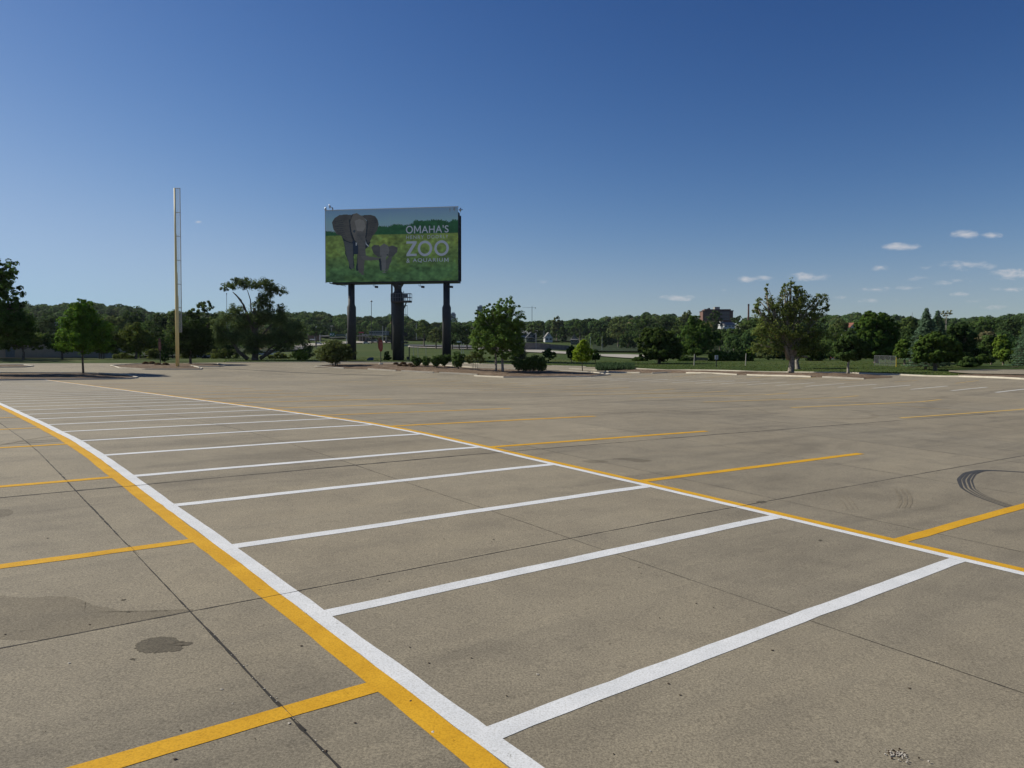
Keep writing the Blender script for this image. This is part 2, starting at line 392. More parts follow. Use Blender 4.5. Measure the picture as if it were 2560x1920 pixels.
# pale filler crumbs along the nearest joint
fl = MB()
for _ in range(150):
    u = R.uniform(2, 16); q = uv(u, 2.15+R.normal(0, .015), .003); s_ = R.uniform(.003, .009)
    fl.box(q, (s_, s_*R.uniform(.6, 1.6), s_*.6), R.uniform(0, 3))
tag(fl.build('joint_crumbs', KERB), 'pale crumbs of broken joint filler along the slab joint left of the yellow line', 'debris', kind='stuff')
# tyre marks
ty = Strips(.0026)
arcs = [(2560,1181),(2500,1177),(2455,1176),(2425,1184),(2412,1200),(2420,1222),(2450,1240),(2490,1255),(2535,1270)]
PA = np.array([G(*q)[:2] for q in [(2700,1188)]+arcs])
for o_, w_ in ((-.075, .05), (-.02, .035), (.035, .035), (.08, .02)):
    tx = np.gradient(PA[:,0]); tyy = np.gradient(PA[:,1]); q = np.hypot(tx, tyy)
    sp = np.interp(np.linspace(0, 1, len(PA)), [0, .3, .5, 1], [.4, .6, 1.6, 1.3])
    ty.poly_xy(PA+np.column_stack([-tyy/q, tx/q])*(o_*sp)[:,None], [w_*.9, w_*.9, w_*1.5, w_*1.6, w_*.9, w_*.8], 60)
ty.build('tyre_marks', RUBBER)
ty2 = Strips(.0022)
ty2.poly_px([(2030,1046),(2110,1047),(2165,1046),(2188,1042),(2188,1037),(2165,1030),(2120,1024)], [.04,.1,.16,.28,.2,.08], 50)
ty2.poly_px([(0,1113),(30,1106),(70,1099),(110,1093),(150,1088)], .07); ty2.poly_px([(-20,1120),(10,1110),(60,1103),(130,1100),(190,1098)], .05)
for o_ in (0, 14, 26):
    ty2.poly_px([(2238+o_,1222),(2250+o_,1240),(2252+o_,1256),(2244+o_,1270)], .05)
    ty2.poly_px([(2090+o_,1238),(2108+o_,1256),(2120+o_,1275)], .022)
ty2.poly_px([(1440,1038),(1560,1033),(1640,1031),(1690,1030)], .08)
ty2.poly_px([(1560,1000),(1700,1003),(1850,1012),(1920,1030)], .08); ty2.poly_px([(600,978),(800,975),(1000,970),(1200,972)], .1)
ty2.poly_px([(900,988),(1100,984),(1350,986),(1500,990)], .12); ty2.poly_px([(1600,985),(1800,980),(2000,984),(2200,992)], .1)
ty2.build('faint_tyre_marks', RUBBER2)
def blob(pts, off, jitter=.015, n=6):
    P = np.array([G(*q)[:2] for q in pts]); out = []
    m = len(P)
    for i in range(m):
        p0, p1, p2, p3 = P[i-1], P[i], P[(i+1) % m], P[(i+2) % m]
        for t in np.linspace(0, 1, n, endpoint=False):
            out.append(.5*((2*p1)+(-p0+p2)*t+(2*p0-5*p1+4*p2-p3)*t*t+(-p0+3*p1-3*p2+p3)*t**3)+R.normal(0, jitter, 2)*.5)
    out = np.array(out); c = out.mean(0); Vs = [np.r_[c, 0]]; Fs = []
    rings = (.35, .7, 1.); k = len(out)
    for r_ in rings:
        for p in out: Vs.append(np.r_[c+(p-c)*r_, 0])
    for i in range(k): Fs.append((0, 1+i, 1+(i+1) % k))
    for a in range(2):
        for i in range(k): Fs.append((1+a*k+i, 1+(a+1)*k+i, 1+(a+1)*k+(i+1) % k, 1+a*k+(i+1) % k))
    Vs = np.array(Vs); Vs[:,2] = terrain(Vs[:,0], Vs[:,1])+off
    return Vs, Fs
def stains(name, m, polys, off):
    b = MB()
    for p in polys: b.add(*blob(p, off))
    return tag(b.build(name, m), kind='structure')
stains('damp_patch', STAIN, [[(338,1618),(345,1607),(370,1597),(405,1592),(435,1594),(448,1603),(462,1605),(482,1606),(472,1614),(455,1614),(456,1624),(440,1628),(405,1630),(370,1633),(345,1626)],
  [(325,1648),(333,1646),(340,1649),(332,1651)], [(302,1500),(310,1498),(314,1500),(307,1502)], [(313,1530),(322,1528),(328,1530),(320,1532)],
  [(1890,1255),(1905,1252),(1918,1255),(1905,1258)],[(2045,1351),(2052,1349),(2056,1352),(2050,1353)]], .0020)
stains('faint_damp_patches', STAIN2, [[(-60,1496),(60,1494),(130,1491),(185,1494),(208,1502),(228,1512),(270,1519),(312,1528),(420,1528),(470,1524),(478,1527),(380,1545),(250,1572),(90,1600),(0,1598),(-80,1600)],
  [(0,1274),(28,1275),(30,1285),(10,1292),(-10,1290)],
  [(1530,1147),(1560,1145),(1600,1148),(1630,1152),(1600,1156),(1560,1150)],[(1455,1152),(1500,1150),(1520,1155),(1480,1158)],
  ], .0012)
# small leaves, stones and pock marks on the slabs
db = MB(); dl = MB()
for _ in range(80):
    q = G(R.uniform(0, 2560), R.uniform(1010, 1915)**1.0); s_ = R.uniform(.004, .015)
    (db if R.random() < .85 else dl).add([q+np.array([math.cos(a)*s_*R.uniform(.5,1.4), math.sin(a)*s_*R.uniform(.5,1.4), .003+R.uniform(0,.003)]) for a in np.linspace(0, 5.2, 6)]+[q+np.array([0,0,.008])], [(i, (i+1) % 6, 6) for i in range(6)])
q0 = G(2243, 1888)
for _ in range(90):
    a, r_ = R.uniform(0, 6.28), abs(R.normal(0, .045)); s_ = R.uniform(.004, .012)
    (dl if R.random() < .6 else db).box(q0+np.array([math.cos(a)*r_*1.5, math.sin(a)*r_, .006]), (s_, s_, s_), R.uniform(0, 3))
tag(db.build('dark_litter', mat('dead_leaf', (.06,.04,.025), .9)), 'tiny dark dry leaves and grit scattered over the concrete slabs', 'debris', kind='stuff')
tag(dl.build('pale_grit', mat('pale_grit', (.5,.46,.4), .8)), 'tiny pale stones and chips scattered over the concrete slabs', 'debris', kind='stuff')

# ------------------------------------------------------------ planting beds and kerbs
def bed(front, back, h=.16, n=60):
    fx = np.array(front, float); bx = np.array(back, float); x = np.linspace(max(fx[0,0], bx[0,0]), min(fx[-1,0], bx[-1,0]), n)
    rows = []
    A = np.array([G(a, b)[:2] for a, b in zip(x, np.interp(x, fx[:,0], fx[:,1]))]); B = np.array([G(a, b)[:2] for a, b in zip(x, np.interp(x, bx[:,0], bx[:,1]))])
    m = 7; Vs = []
    for t in np.linspace(0, 1, m):
        P = A*(1-t)+B*t; z = terrain(P[:,0], P[:,1])+.02+h*(4*t*(1-t))**.4*np.minimum(1, 6*np.minimum(np.linspace(0, 1, n), np.linspace(1, 0, n))+.02)+R.normal(0, .012, n)
        Vs.append(np.column_stack([P, z]))
    Vs = np.concatenate(Vs); idx = np.arange(m*n).reshape(m, n)
    f = np.stack([idx[:-1,:-1], idx[:-1,1:], idx[1:,1:], idx[1:,:-1]], -1).reshape(-1, 4)
    return Vs, [tuple(q) for q in f]
kb = MB()
def kerb(pts, w=.17, h=.14, n=None):
    P = np.array([G(*q)[:2] for q in pts]); d = np.r_[0, np.cumsum(np.hypot(*np.diff(P, axis=0).T))]; n = n or max(4, int(d[-1]/.6))
    t = np.linspace(0, d[-1], n); X = np.interp(t, d, P[:,0]); Y = np.interp(t, d, P[:,1])
    tx, ty_ = np.gradient(X), np.gradient(Y); q = np.hypot(tx, ty_); N = np.column_stack([-ty_/q, tx/q]); C = np.column_stack([X, Y])
    z = terrain(X, Y); prof = [(-w/2, -.05), (-w/2+.01, h-.02), (-w/2+.03, h), (w/2-.03, h), (w/2-.01, h-.02), (w/2, -.05)]
    V_ = [];
    for i in range(n):
        for a, b in prof: V_.append((C[i,0]+N[i,0]*a, C[i,1]+N[i,1]*a, z[i]+b))
    m = len(prof); Fc = [(i*m+j, (i+1)*m+j, (i+1)*m+j+1, i*m+j+1) for i in range(n-1) for j in range(m-1)]
    Fc += [tuple(range(m)), tuple((n-1)*m+j for j in range(m-1, -1, -1))]
    kb.add(V_, Fc)
beds = [
 ('left_planting_bed', [(-300,955),(0,951),(115,949.5),(320,947.5),(344,944)], [(-300,936),(0,933),(240,934),(320,938),(344,943)]),
 ('far_left_planting_bed', [(-300,921),(0,918.5),(60,918),(82,916)], [(-300,914),(0,913.5),(60,913.5),(82,915)]),
 ('pole_planting_bed', [(277,916.5),(300,920),(360,923.5),(500,923.5),(503,922)], [(277,915.5),(340,911),(420,911),(470,914),(503,921)]),
 ('rear_planting_bed', [(380,914.5),(450,916),(550,916.5),(562,915)], [(380,911.5),(450,909.5),(545,910.5),(562,913.5)]),
 ('centre_planting_bed', [(788,918.5),(900,922.5),(1000,927.5),(1100,931.5),(1190,936.5),(1260,943),(1480,940.5),(1524,937.5)], [(788,917),(850,910.5),(950,909.5),(1050,911),(1100,914),(1190,921),(1300,925),(1400,928),(1480,932),(1524,936.5)]),
 ('right_planting_bed', [(1512,929),(1610,932.5),(1716,932.5),(1843,937),(2028,942.5),(2160,948),(2230,944)], [(1512,926),(1584,923.5),(1720,927.5),(1860,930.5),(1970,932.5),(2150,935.5),(2230,941)]),
]
for nme, a, b in beds:
    v_, f_ = bed(a, b); tag(MB().add(v_, f_).build(nme, MULCH, smooth=True), kind='structure')
v_, f_ = bed([(2395,940.8),(2560,947),(2700,951)], [(2395,936),(2560,939),(2700,941)], .1); tag(MB().add(v_, f_).build('verge_planting_bed', MULCH, smooth=True), kind='structure')
kerb([(-300,955.5),(0,951.5),(115,950),(320,948),(345,944.5),(320,938),(240,933.5),(0,932.5),(-300,935.5)])
kerb([(-300,921.5),(0,919),(60,918.5),(84,916),(60,913),(0,913)])
kerb([(420,910.6),(340,910.6),(277,915),(300,920.5),(360,924),(502,924),(505,921.5),(470,913.6)])
kerb([(450,916.5),(550,917),(564,914.5),(545,910)])
kerb([(850,910),(788,917.5),(860,921.5)]); kerb([(920,923.5),(990,927.8)]); kerb([(1003,928),(1084,932)]); kerb([(1099,932.5),(1194,937.5)])
kerb([(1186,941),(1260,944),(1480,941.5),(1526,937.5),(1480,931.5),(1400,927.3)]); kerb([(1050,910.4),(1100,913.4),(1190,920.3),(1300,924.3),(1400,927.3)])
kerb([(1512,929.5),(1600,933)]); kerb([(1630,934),(1710,930)]); kerb([(1716,933.2),(1843,938)]); kerb([(1868,938.5),(2028,943.3)]); kerb([(2056,944),(2160,948.8)])
kerb([(1584,922),(1720,926.6),(1860,929.6),(1970,931.6),(2150,934.6),(2240,937.6),(2400,942.6),(2560,949),(2700,953.5)])
kerb([(1380,915.5),(1465,918)]); kerb([(1423,922.5),(1493,926.5)])
kerb([(566,906.5),(800,905.5),(1130,906.5),(1200,910.5),(1380,915.5)], .15, .1)
tag(kb.build('kerbs', KERB), kind='structure')
# second pavement at the right edge, roads beyond
def patch(name, top, bot, m, off=.012, n=60, rows=5):
    tx = np.array(top, float); bx = np.array(bot, float); x = np.linspace(tx[0,0], tx[-1,0], n)
    A = np.array([G(a, b)[:2] for a, b in zip(x, np.interp(x, tx[:,0], tx[:,1]))]); B = np.array([G(a, b)[:2] for a, b in zip(x, np.interp(x, bx[:,0], bx[:,1]))])
    Vs = []
    for t in np.linspace(0, 1, rows):
        P = A*(1-t)+B*t; Vs.append(np.column_stack([P, terrain(P[:,0], P[:,1])+off+np.hypot(*P.T)*.0009]))
    Vs = np.concatenate(Vs); idx = np.arange(rows*n).reshape(rows, n)
    f = np.stack([idx[:-1,:-1], idx[:-1,1:], idx[1:,1:], idx[1:,:-1]], -1).reshape(-1, 4)
    return tag(meshobj(name, Vs, f, m, smooth=True), kind='structure')
ASPH = mat('asphalt', (.085,.085,.088), .9, (.06,.06,.062), .3); ROADC = mat('road_concrete', (.36,.34,.29), .9, (.30,.28,.24), .2)
patch('side_pavement', [(2372,929),(2450,925.5),(2560,926.5),(2700,927.5)], [(2372,932),(2420,936),(2560,938.5),(2700,940.5)], CONC, .03, 40, 12)
patch('far_road', [(1020,866),(1100,866.5),(1190,868),(1320,874),(1415,880.5)], [(1020,869.5),(1100,872),(1190,874.5),(1320,881.5),(1415,886)], ROADC)
patch('dark_road', [(1022,865.5),(1100,866.3),(1180,867.6)], [(1022,868),(1100,870.5),(1180,873)], ASPH, .6)
patch('slip_road', [(1420,881.5),(1500,887),(1560,887.5),(1620,889)], [(1420,887),(1500,892),(1560,896),(1620,899)], ROADC, .03)
patch('upper_road', [(630,866),(740,862),(850,856),(930,853.5),(1010,856)], [(630,875),(740,869),(850,861.5),(930,857.5),(1010,859)], ROADC, .05)
patch('bridge_approach', [(545,878),(640,871),(760,866)], [(545,889),(640,883),(760,874)], ASPH, .03)
patch('left_car_park', [(-100,893.5),(240,893)], [(-100,896),(240,895.5)], ROADC, .02)

# ------------------------------------------------------------ foliage
def leafquads(P, N, size, rng, asp=.75):
    n = len(P); N = N/(np.linalg.norm(N, axis=1, keepdims=True)+1e-9)
    a = rng.normal(size=(n, 3)); T = np.cross(N, a); T /= np.linalg.norm(T, axis=1, keepdims=True)+1e-9; B = np.cross(N, T)
    s = (size*rng.uniform(.6, 1.35, n))[:, None]*.5
    c = np.stack([P-T*s, P-B*s*asp+N*s*.2, P+T*s, P+B*s*asp+N*s*.2], 1)
    return c.reshape(-1, 3), np.arange(4*n).reshape(n, 4)
def crownpts(lobes, n, rng, ncl=None, shell=(.45, 1.), cl=.2, flat=1.):
    """lobes: (cx,cy,cz,rx,ry,rz)"""
    L = np.array(lobes, float); w = (L[:,3]*L[:,4]+L[:,4]*L[:,5]+L[:,3]*L[:,5]); w /= w.sum()
    if ncl is None: ncl = max(14, n//28)
    li = rng.choice(len(L), ncl, p=w)
    d = rng.normal(size=(ncl, 3)); d /= np.linalg.norm(d, axis=1, keepdims=True)
    r = rng.uniform(shell[0]**2, shell[1]**2, ncl)**.5
    C = L[li,:3]+d*r[:,None]*L[li,3:]
    cr = L[li,3:].mean(1)*cl*rng.uniform(.6, 1.4, ncl)
    k = rng.integers(0, ncl, n)
    off = rng.normal(size=(n, 3)); off /= np.linalg.norm(off, axis=1, keepdims=True)
    off *= rng.uniform(.15, 1., n)[:, None]**.5
    P = C[k]+off*cr[k][:, None]*np.array([1, 1, .75*flat])
    N = off*1.1+d[k]*.9+rng.normal(size=(n, 3))*.42+np.array([0, 0, .2])
    tone = rng.uniform(.72, 1.25, ncl)[k]
    return P, N, tone
def leafcols(base, tone, rng, n, yel=.12):
    b = np.array(base)[None]*np.array([1.75,1.95,1.35])*(tone*rng.uniform(.8, 1.2, n))[:, None]
    y = rng.uniform(-yel, yel, n)[:, None]; b = b*np.array([1, 1, 1])+b*y*np.array([1.4, .4, -.6])
    c = np.clip(b, .003, .9); c = np.column_stack([c, np.ones(n)])
    return np.repeat(c, 4, axis=0)
def limb(mb, a, b, r1, r2, rng, sag=.08, seg=6, k=5):
    a = np.array(a, float); b = np.array(b, float); L = np.linalg.norm(b-a); pts = []
    o = rng.normal(size=3)*L*sag
    for t in np.linspace(0, 1, k): pts.append(a*(1-t)+b*t+o*math.sin(math.pi*t)+np.array([0, 0, L*.06*math.sin(math.pi*t)]))
    mb.tube(pts, [r1+(r2-r1)*t for t in np.linspace(0, 1, k)], seg)
GREEN = (.050,.085,.020); DKGREEN = (.030,.052,.018); OLIVE = (.085,.095,.035); YELG = (.13,.20,.025); BLUEG = (.055,.085,.065); MIDG = (.040,.068,.022)
def tree(name, label, cat, base, D, lobes, n, leaf, colr, tr=.15, bark=BARK, limbs=None, shell=(.45, 1.), cl=.24, ncl=None, group=None, seed=0, depth=1., yel=.12, tops=None, fork=.45, trunks=None, auto=True):
    rng = np.random.default_rng(seed+int(base[0])+5017)
    if D is None: P0 = G(*base); D = P0[1]
    else:
        q = at(base[0], 900, D); P0 = np.array([q[0], D, float(terrain(q[0], D))])
    root = empty(name, P0, label, cat, group)
    s = S(D); L = []
    for lb in lobes:
        c = at(lb[0], lb[1], D)-P0; dy = lb[4] if len(lb) > 4 else rng.uniform(-.3, .3)*lb[2]
        c[1] += dy*s; L.append((c[0], c[1], c[2], lb[2]*s, lb[2]*s*depth, lb[3]*s))
    n = int(n*1.5); P, N, tone = crownpts(L, n, rng, ncl, shell, cl)
    v, f = leafquads(P, N, leaf, rng)
    meshobj('crown', v, f, LEAF, root, cols=leafcols(colr, tone, rng, n, yel))
    mb = MB(); Lc = np.array(L); zt = Lc[:,2].min() if tops is None else tops
    cxm = Lc[:,0].mean(); zl = max(.3, (Lc[:,2]-Lc[:,5]).min())
    tk = trunks or [(0., 0., tr)]
    for tx_, ty_, r_ in tk:
        top = np.array([tx_*1.1+cxm*.5, ty_, zl+(Lc[:,2].mean()-zl)*fork])
        pts = [np.array([tx_, ty_, -.15]), np.array([tx_, ty_, .12]), np.array([tx_+rng.normal(0, r_*.3), ty_, top[2]*.5]), top]
        mb.tube(pts, [r_*1.6, r_*1.1, r_*.85, r_*.6], 10)
        for i in range(len(L)):
            if not auto: break
            if len(tk) > 1 and (i % len(tk)) != tk.index((tx_, ty_, r_)): continue
            e = Lc[i,:3]+rng.normal(size=3)*.15*Lc[i,3:]; st = pts[2]*(1-rng.uniform(.3, 1))+top*1.0 if False else pts[2]+(top-pts[2])*rng.uniform(.3, 1)
            limb(mb, st, e, r_*.45, r_*.14, rng)
            for _ in range(3):
                d_ = rng.normal(size=3); d_ /= np.linalg.norm(d_); d_[2] = abs(d_[2])*.6
                limb(mb, st*.35+e*.65, e+d_*Lc[i,3:]*.75, r_*.16, r_*.05, rng, .06, 4, 4)
    if limbs:
        for poly, ra, rb in limbs:
            pts = [at(a, b, D)-P0 for a, b in poly]; pts = [np.array([p[0], p[1]+rng.normal(0, .3)*(i > 0), p[2]]) for i, p in enumerate(pts)]
            mb.tube(pts, list(np.linspace(ra, rb, len(pts))), 7)
    mb.build('trunk', bark, root, smooth=True)
    return root
def spruce(name, label, base, D, apex_y, hw, n, leaf, colr, group=None, seed=3, bottom=.4):
    rng = np.random.default_rng(seed+int(base[0])+5000)
    P0 = G(*base) if D is None else np.array([at(base[0], 900, D)[0], D, float(terrain(at(base[0], 900, D)[0], D))]); D = P0[1]
    root = empty(name, P0, label, 'tree', group)
    H = (at(base[0], apex_y, D)-P0)[2]; W = hw*S(D)
    P = []; N = []; tone = []; z = bottom; mb = MB(); mb.tube([(0,0,-.1), (0,0,H*.97)], [W*.07, .02], 8)
    layers = []
    while z < H*.97:
        layers.append(z); z += max(.18, (H-z)*.055)
    per = n/sum((1-zz/H)+.05 for zz in layers)
    for zz in layers:
        rad = W*(1-zz/H)**.85*(.9+.2*rng.random()); nb = max(5, int(9*(1-zz/H)+5)); a0 = rng.uniform(0, 6.28)
        m = int(per*((1-zz/H)+.05)); 
        for b in range(nb):
            a = a0+2*math.pi*b/nb+rng.normal(0, .15); rl = rad*rng.uniform(.75, 1.15)
            mb.tube([(0,0,zz+rl*.1), (math.cos(a)*rl*.9, math.sin(a)*rl*.9, zz-rl*.12)], [.03, .01], 4)
            k = max(3, m//nb); t = rng.uniform(.15, 1, k)**.7; w = .22*rl*(1.1-t)+.08
            x = math.cos(a)*rl*t+rng.normal(0, 1, k)*w*math.sin(a); y = math.sin(a)*rl*t-rng.normal(0, 1, k)*w*math.cos(a)
            P.append(np.column_stack([x, y, zz-rl*.18*t+rl*.1+rng.normal(0, .05, k)+.12*t*t*rl])); N.append(np.tile([math.cos(a)*.5, math.sin(a)*.5, .9], (k, 1))+rng.normal(size=(k, 3))*.5)
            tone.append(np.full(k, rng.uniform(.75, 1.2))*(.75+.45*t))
    P = np.concatenate(P); N = np.concatenate(N); tone = np.concatenate(tone)
    v, f = leafquads(P, N, leaf, rng, .5)
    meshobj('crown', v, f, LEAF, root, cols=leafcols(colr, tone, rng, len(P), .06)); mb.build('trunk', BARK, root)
    return root

# ------------------------------------------------------------ trees of the lot and its edge
tree('tall_tree', 'tall dark broadleaf tree cut off by the left edge of the photo', 'tree', (-70, 930), 92,
     [(6,682,40,42,0),(-20,700,48,46,0),(-60,760,85,70,0),(28,752,36,42,.1),(-10,805,85,48,0),(48,768,24,16,0),(40,820,48,34,.2),(-110,800,60,60,0),(58,845,32,18,0)], 15000, .30, MIDG, .32, seed=1, yel=.06, cl=.17)
tree('tall_tree', 'tall tree just outside the left edge shading the lawn', 'tree', (-170, 905), 139, [(-160,640,80,70),(-190,730,110,80),(-130,790,90,70),(-210,820,100,60)], 5000, .55, MIDG, .4, seed=91)
tree('tall_tree', 'second tall tree outside the left edge, behind the first', 'tree', (-90, 900), 152, [(-110,680,70,60),(-90,760,70,60),(-100,825,80,50)], 4000, .5, MIDG, .3, seed=92)
tree('maple_tree', 'bright green young maple with thin trunk in the left mulch island', 'tree', (208, 934), None,
     [(209,768,24,26,0),(203,806,48,38,0),(166,846,28,34,-.2),(247,826,36,40,.1),(212,852,60,34,0),(150,862,15,18,0),(262,858,26,24,.3),(205,785,34,30,.2),(205,830,52,40,.3)], 15000, .22, (.060,.105,.018), .13, seed=2, yel=.2, cl=.19)
tree('low_tree', 'low gnarled crabapple before the pale wall, left of the young maple', 'tree', (58, 898), 136,
     [(30,858,30,18),(75,852,34,16),(52,840,30,12),(95,865,16,12),(5,850,24,18)], 3600, .34, (.060,.078,.022), .2, seed=3, yel=.1)
tree('low_tree', 'low dark tree half hidden behind the left side of the young maple', 'tree', (155, 899), 138,
     [(140,862,28,16),(170,868,30,14),(120,850,16,14),(160,848,30,14)], 3200, .34, DKGREEN, .18, seed=4)
tree('vase_tree', 'multi-stemmed vase shaped tree just right of the young maple', 'tree', (254, 899), 140,
     [(240,855,26,26),(272,850,26,26),(256,868,30,14)], 3200, .34, (.045,.058,.020), .12, seed=5, trunks=[(-.4,0,.09),(0,0,.1),(.4,0,.09)])
tree('round_tree', 'round olive green tree midway between young maple and yellow pole', 'tree', (340, 900), 140,
     [(336,832,32,22),(310,848,26,22),(362,850,28,22),(335,862,36,20)], 4800, .34, (.062,.075,.020), .2, seed=6, yel=.14)
tree('round_tree', 'very dark dense tree close behind the right side of the yellow pole', 'tree', (476, 911), 117,
     [(470,825,38,28,.1),(492,845,40,32,0),(450,852,30,30,0),(478,868,42,24,0),(512,838,18,22,0)], 8500, .32, (.022,.034,.012), .2, seed=7, yel=.05)
tree('bush_tree', 'narrow dark shrub standing between the faded red sign and yellow pole', 'shrub', (412, 905), 126,
     [(404,858,12,18),(414,876,16,20),(424,850,12,14),(410,892,12,12)], 2200, .28, DKGREEN, .08, seed=8)
tree('airy_tree', 'loose pale tree rising behind the dark tree right of the yellow pole', 'tree', (508, 900), 150,
     [(512,768,22,16),(488,785,24,14),(528,800,24,20),(500,812,30,20),(545,830,26,24),(476,800,12,10)], 3800, .36, (.055,.075,.035), .22, seed=9, cl=.22)
tree('elm_tree', 'huge spreading old elm with bare dark limbs under a flat high top', 'tree', (637, 903), 134,
     [(574,714,20,11,0),(596,704,22,10,.2),(618,710,24,14,0),(640,716,24,14,-.2),(662,708,24,13,0),(676,722,24,15,.1),(700,728,18,13,0),(664,742,22,20,.1),(648,760,18,22,0),(672,766,14,16,0),(560,722,9,7,0),
      (588,775,24,14,.2),(572,792,26,16,-.2),(552,812,24,22,-.2),(600,806,32,24,0),(636,800,30,26,.1),(662,785,28,26,0),(696,795,30,30,-.1),(704,772,14,14,.2),
      (546,845,22,24,0),(578,842,26,24,.3),(735,822,32,30,0),(757,852,20,28,.1),(722,850,28,26,-.3),(610,842,34,28,.3),(648,846,36,28,.5),(690,842,30,26,-.3),(774,878,14,20,0),(632,872,26,16,.4),(700,868,16,12,.6)], 38000, .21, (.066,.082,.042), .55, seed=10,
     shell=(.2, 1.), cl=.36, ncl=1100, fork=.12, auto=False, limbs=[
      ([(637,900),(640,860),(640,810),(638,770)], .58, .26), ([(634,830),(622,795),(608,762),(594,742),(582,730)], .26, .07), ([(612,775),(603,750),(590,735)], .12, .05), ([(640,790),(650,760),(655,740)], .18, .07), ([(628,780),(628,750),(618,725)], .13, .05),
      ([(620,898),(600,880),(580,855),(558,828)], .38, .12), ([(650,896),(668,885),(692,870),(708,857),(725,850)], .34, .1), ([(655,893),(672,872),(690,862)], .18, .1), ([(637,860),(655,835),(680,810)], .22, .1)])
tree('willow_shrub', 'broad olive rounded shrub in mulch under the left billboard post', 'shrub', (838, 915.5), None,
     [(838,878,42,24,0),(812,884,26,20,0),(868,882,24,20,0),(838,866,34,14,0),(832,897,34,10,0)], 9000, .19, (.070,.078,.034), .09, seed=11, shell=(.3, 1.), trunks=[(-.35,0,.07),(0,.1,.08),(.3,0,.07),(.1,-.1,.06)], cl=.22, fork=.6)
for i, (cx_, cy_, rx_, ry_, lab) in enumerate([(385,885,20,14,'olive weedy shrub on the bank behind the left faded red sign'), (560,886,42,14,'long mound of olive scrub left of the old elm trunk'),
      (700,893,30,10,'low olive scrub right of the old elm trunk'), (470,892,18,9,'low olive scrub behind the dark tree by the yellow pole'), (310,893,26,9,'low brown-green scrub under the round olive tree'),
      (752,888,22,13,'yellow-green bush left of the broad billboard shrub'), (940,900,0,0,'')]):
    if rx_: tree('scrub', lab, 'shrub', (cx_, cy_+ry_), 146 if i != 5 else 130, [(cx_-rx_*.5,cy_,rx_*.55,ry_*.9),(cx_+rx_*.45,cy_+1,rx_*.55,ry_),(cx_,cy_-2,rx_*.5,ry_)], 2200, .26, (.085,.095,.034) if i != 5 else (.10,.13,.03), .05, seed=20+i)
tree('shrub', 'small dark upright shrub against the left foot of the thick centre post', 'shrub', (969, 901.5), 132, [(968,886,7,9),(971,893,8,8),(965,895,7,6)], 1500, .2, DKGREEN, .05, seed=30)
# shrubs of the centre bed: one kind, copied
sh = tree('island_shrub', 'leftmost dark leafy shrub of the row in the central mulch bed', 'shrub', (1042, 919), None,
     [(1036,898,9,9),(1048,900,9,8),(1042,909,9,7)], 2300, .13, (.050,.074,.030), .05, group='dark shrubs in the central mulch bed', seed=31, cl=.3)
for (px, py, sc, lab) in [(1066,920,.95,'second dark leafy shrub from the left in the central mulch bed'),(1092,922,1.15,'dark shrub left of the right billboard post foot, in the mulch bed'),(1112,920,1.1,'dark shrub hiding the foot of the right billboard post'),
      (1146,925,1.5,'largest dark shrub, right of the right billboard post, in the mulch bed'),(1297,932,1.25,'dark shrub just right of the twin-trunk tree'),(1313,933.5,1.1,'dark shrub second right of the twin-trunk tree'),
      (1332,934,1.5,'tall dark shrub third right of the twin-trunk tree'),(1352,934.5,1.4,'dark shrub at the right end of the group by the twin-trunk tree')]:
    c = copy_tree(sh); p = G(px, py); c.location = tuple(p+np.array([0,0,.1])); s_ = sc*p[1]/sh.location[1]; c.scale = (s_, s_, s_); c.rotation_euler.z = R.uniform(0, 6.28); c['label'] = lab
tree('bare_shrub', 'sparse vase shaped shrub with bare grey stems left of the twin-trunk tree', 'shrub', (1187, 929), None,
     [(1176,898,14,12),(1198,896,14,12),(1187,888,16,10),(1165,900,8,8),(1210,900,8,8)], 1500, .15, (.075,.080,.040), .035, bark=PALEBARK, seed=32, trunks=[(-.35,0,.035),(-.15,.1,.035),(.1,0,.035),(.3,.1,.035)], cl=.4, fork=.35)
tree('twin_trunk_tree', 'bright green tree with two slim pale trunks in the central bed', 'tree', (1248, 931), None,
     [(1203,792,20,22,0),(1224,776,20,18,0),(1303,805,14,30,0),(1268,764,32,24,0),(1276,800,40,40,0),(1226,810,34,36,.2),(1240,846,50,40,-.1),(1290,848,26,46,.1),(1198,828,24,34,0),(1196,868,20,22,0),(1270,880,34,20,0),(1230,884,26,16,.2),(1238,784,24,24,0),(1212,800,22,24,0),(1262,840,46,40,.4),(1216,850,40,36,.3),(1250,785,34,30,.3)], 34000, .17, (.078,.114,.034), .15, bark=PALEBARK, seed=33, yel=.14, cl=.15, ncl=900,
     trunks=[(-.42,0,.15),(.46,-.25,.17)])
spruce('spruce', 'dark blue-green spruce tucked behind the twin-trunk tree', (1298, 905), 128, 835, 27, 5000, .2, (.030,.048,.036))
tree('young_tree', 'small bushy green tree on the lawn right of the twin-trunk tree', 'tree', (1372, 905), 126, [(1367,885,12,10),(1380,888,11,9),(1373,877,10,7),(1370,896,9,6)], 1600, .22, MIDG, .06, seed=34)
tree('young_tree', 'dark narrow young tree touching the left of the lime green tree', 'tree', (1429, 907), 126, [(1424,880,8,14),(1433,885,9,18),(1428,872,7,8)], 2200, .22, DKGREEN, .06, seed=35)
tree('lime_tree', 'small lime green feathery tree on the tip of the central bed', 'tree', (1456, 930), None, [(1456,868,17,16,0),(1447,880,16,14,0),(1466,882,16,15,0),(1456,895,25,9,0),(1458,856,11,9,0)], 7000, .15, (.13,.165,.02), .07, seed=36, cl=.25)
tree('young_tree', 'small dark young tree touching the right of the lime green tree', 'tree', (1488, 907), 126, [(1486,884,11,12),(1492,890,10,10),(1482,893,8,8)], 1700, .22, DKGREEN, .06, seed=37)
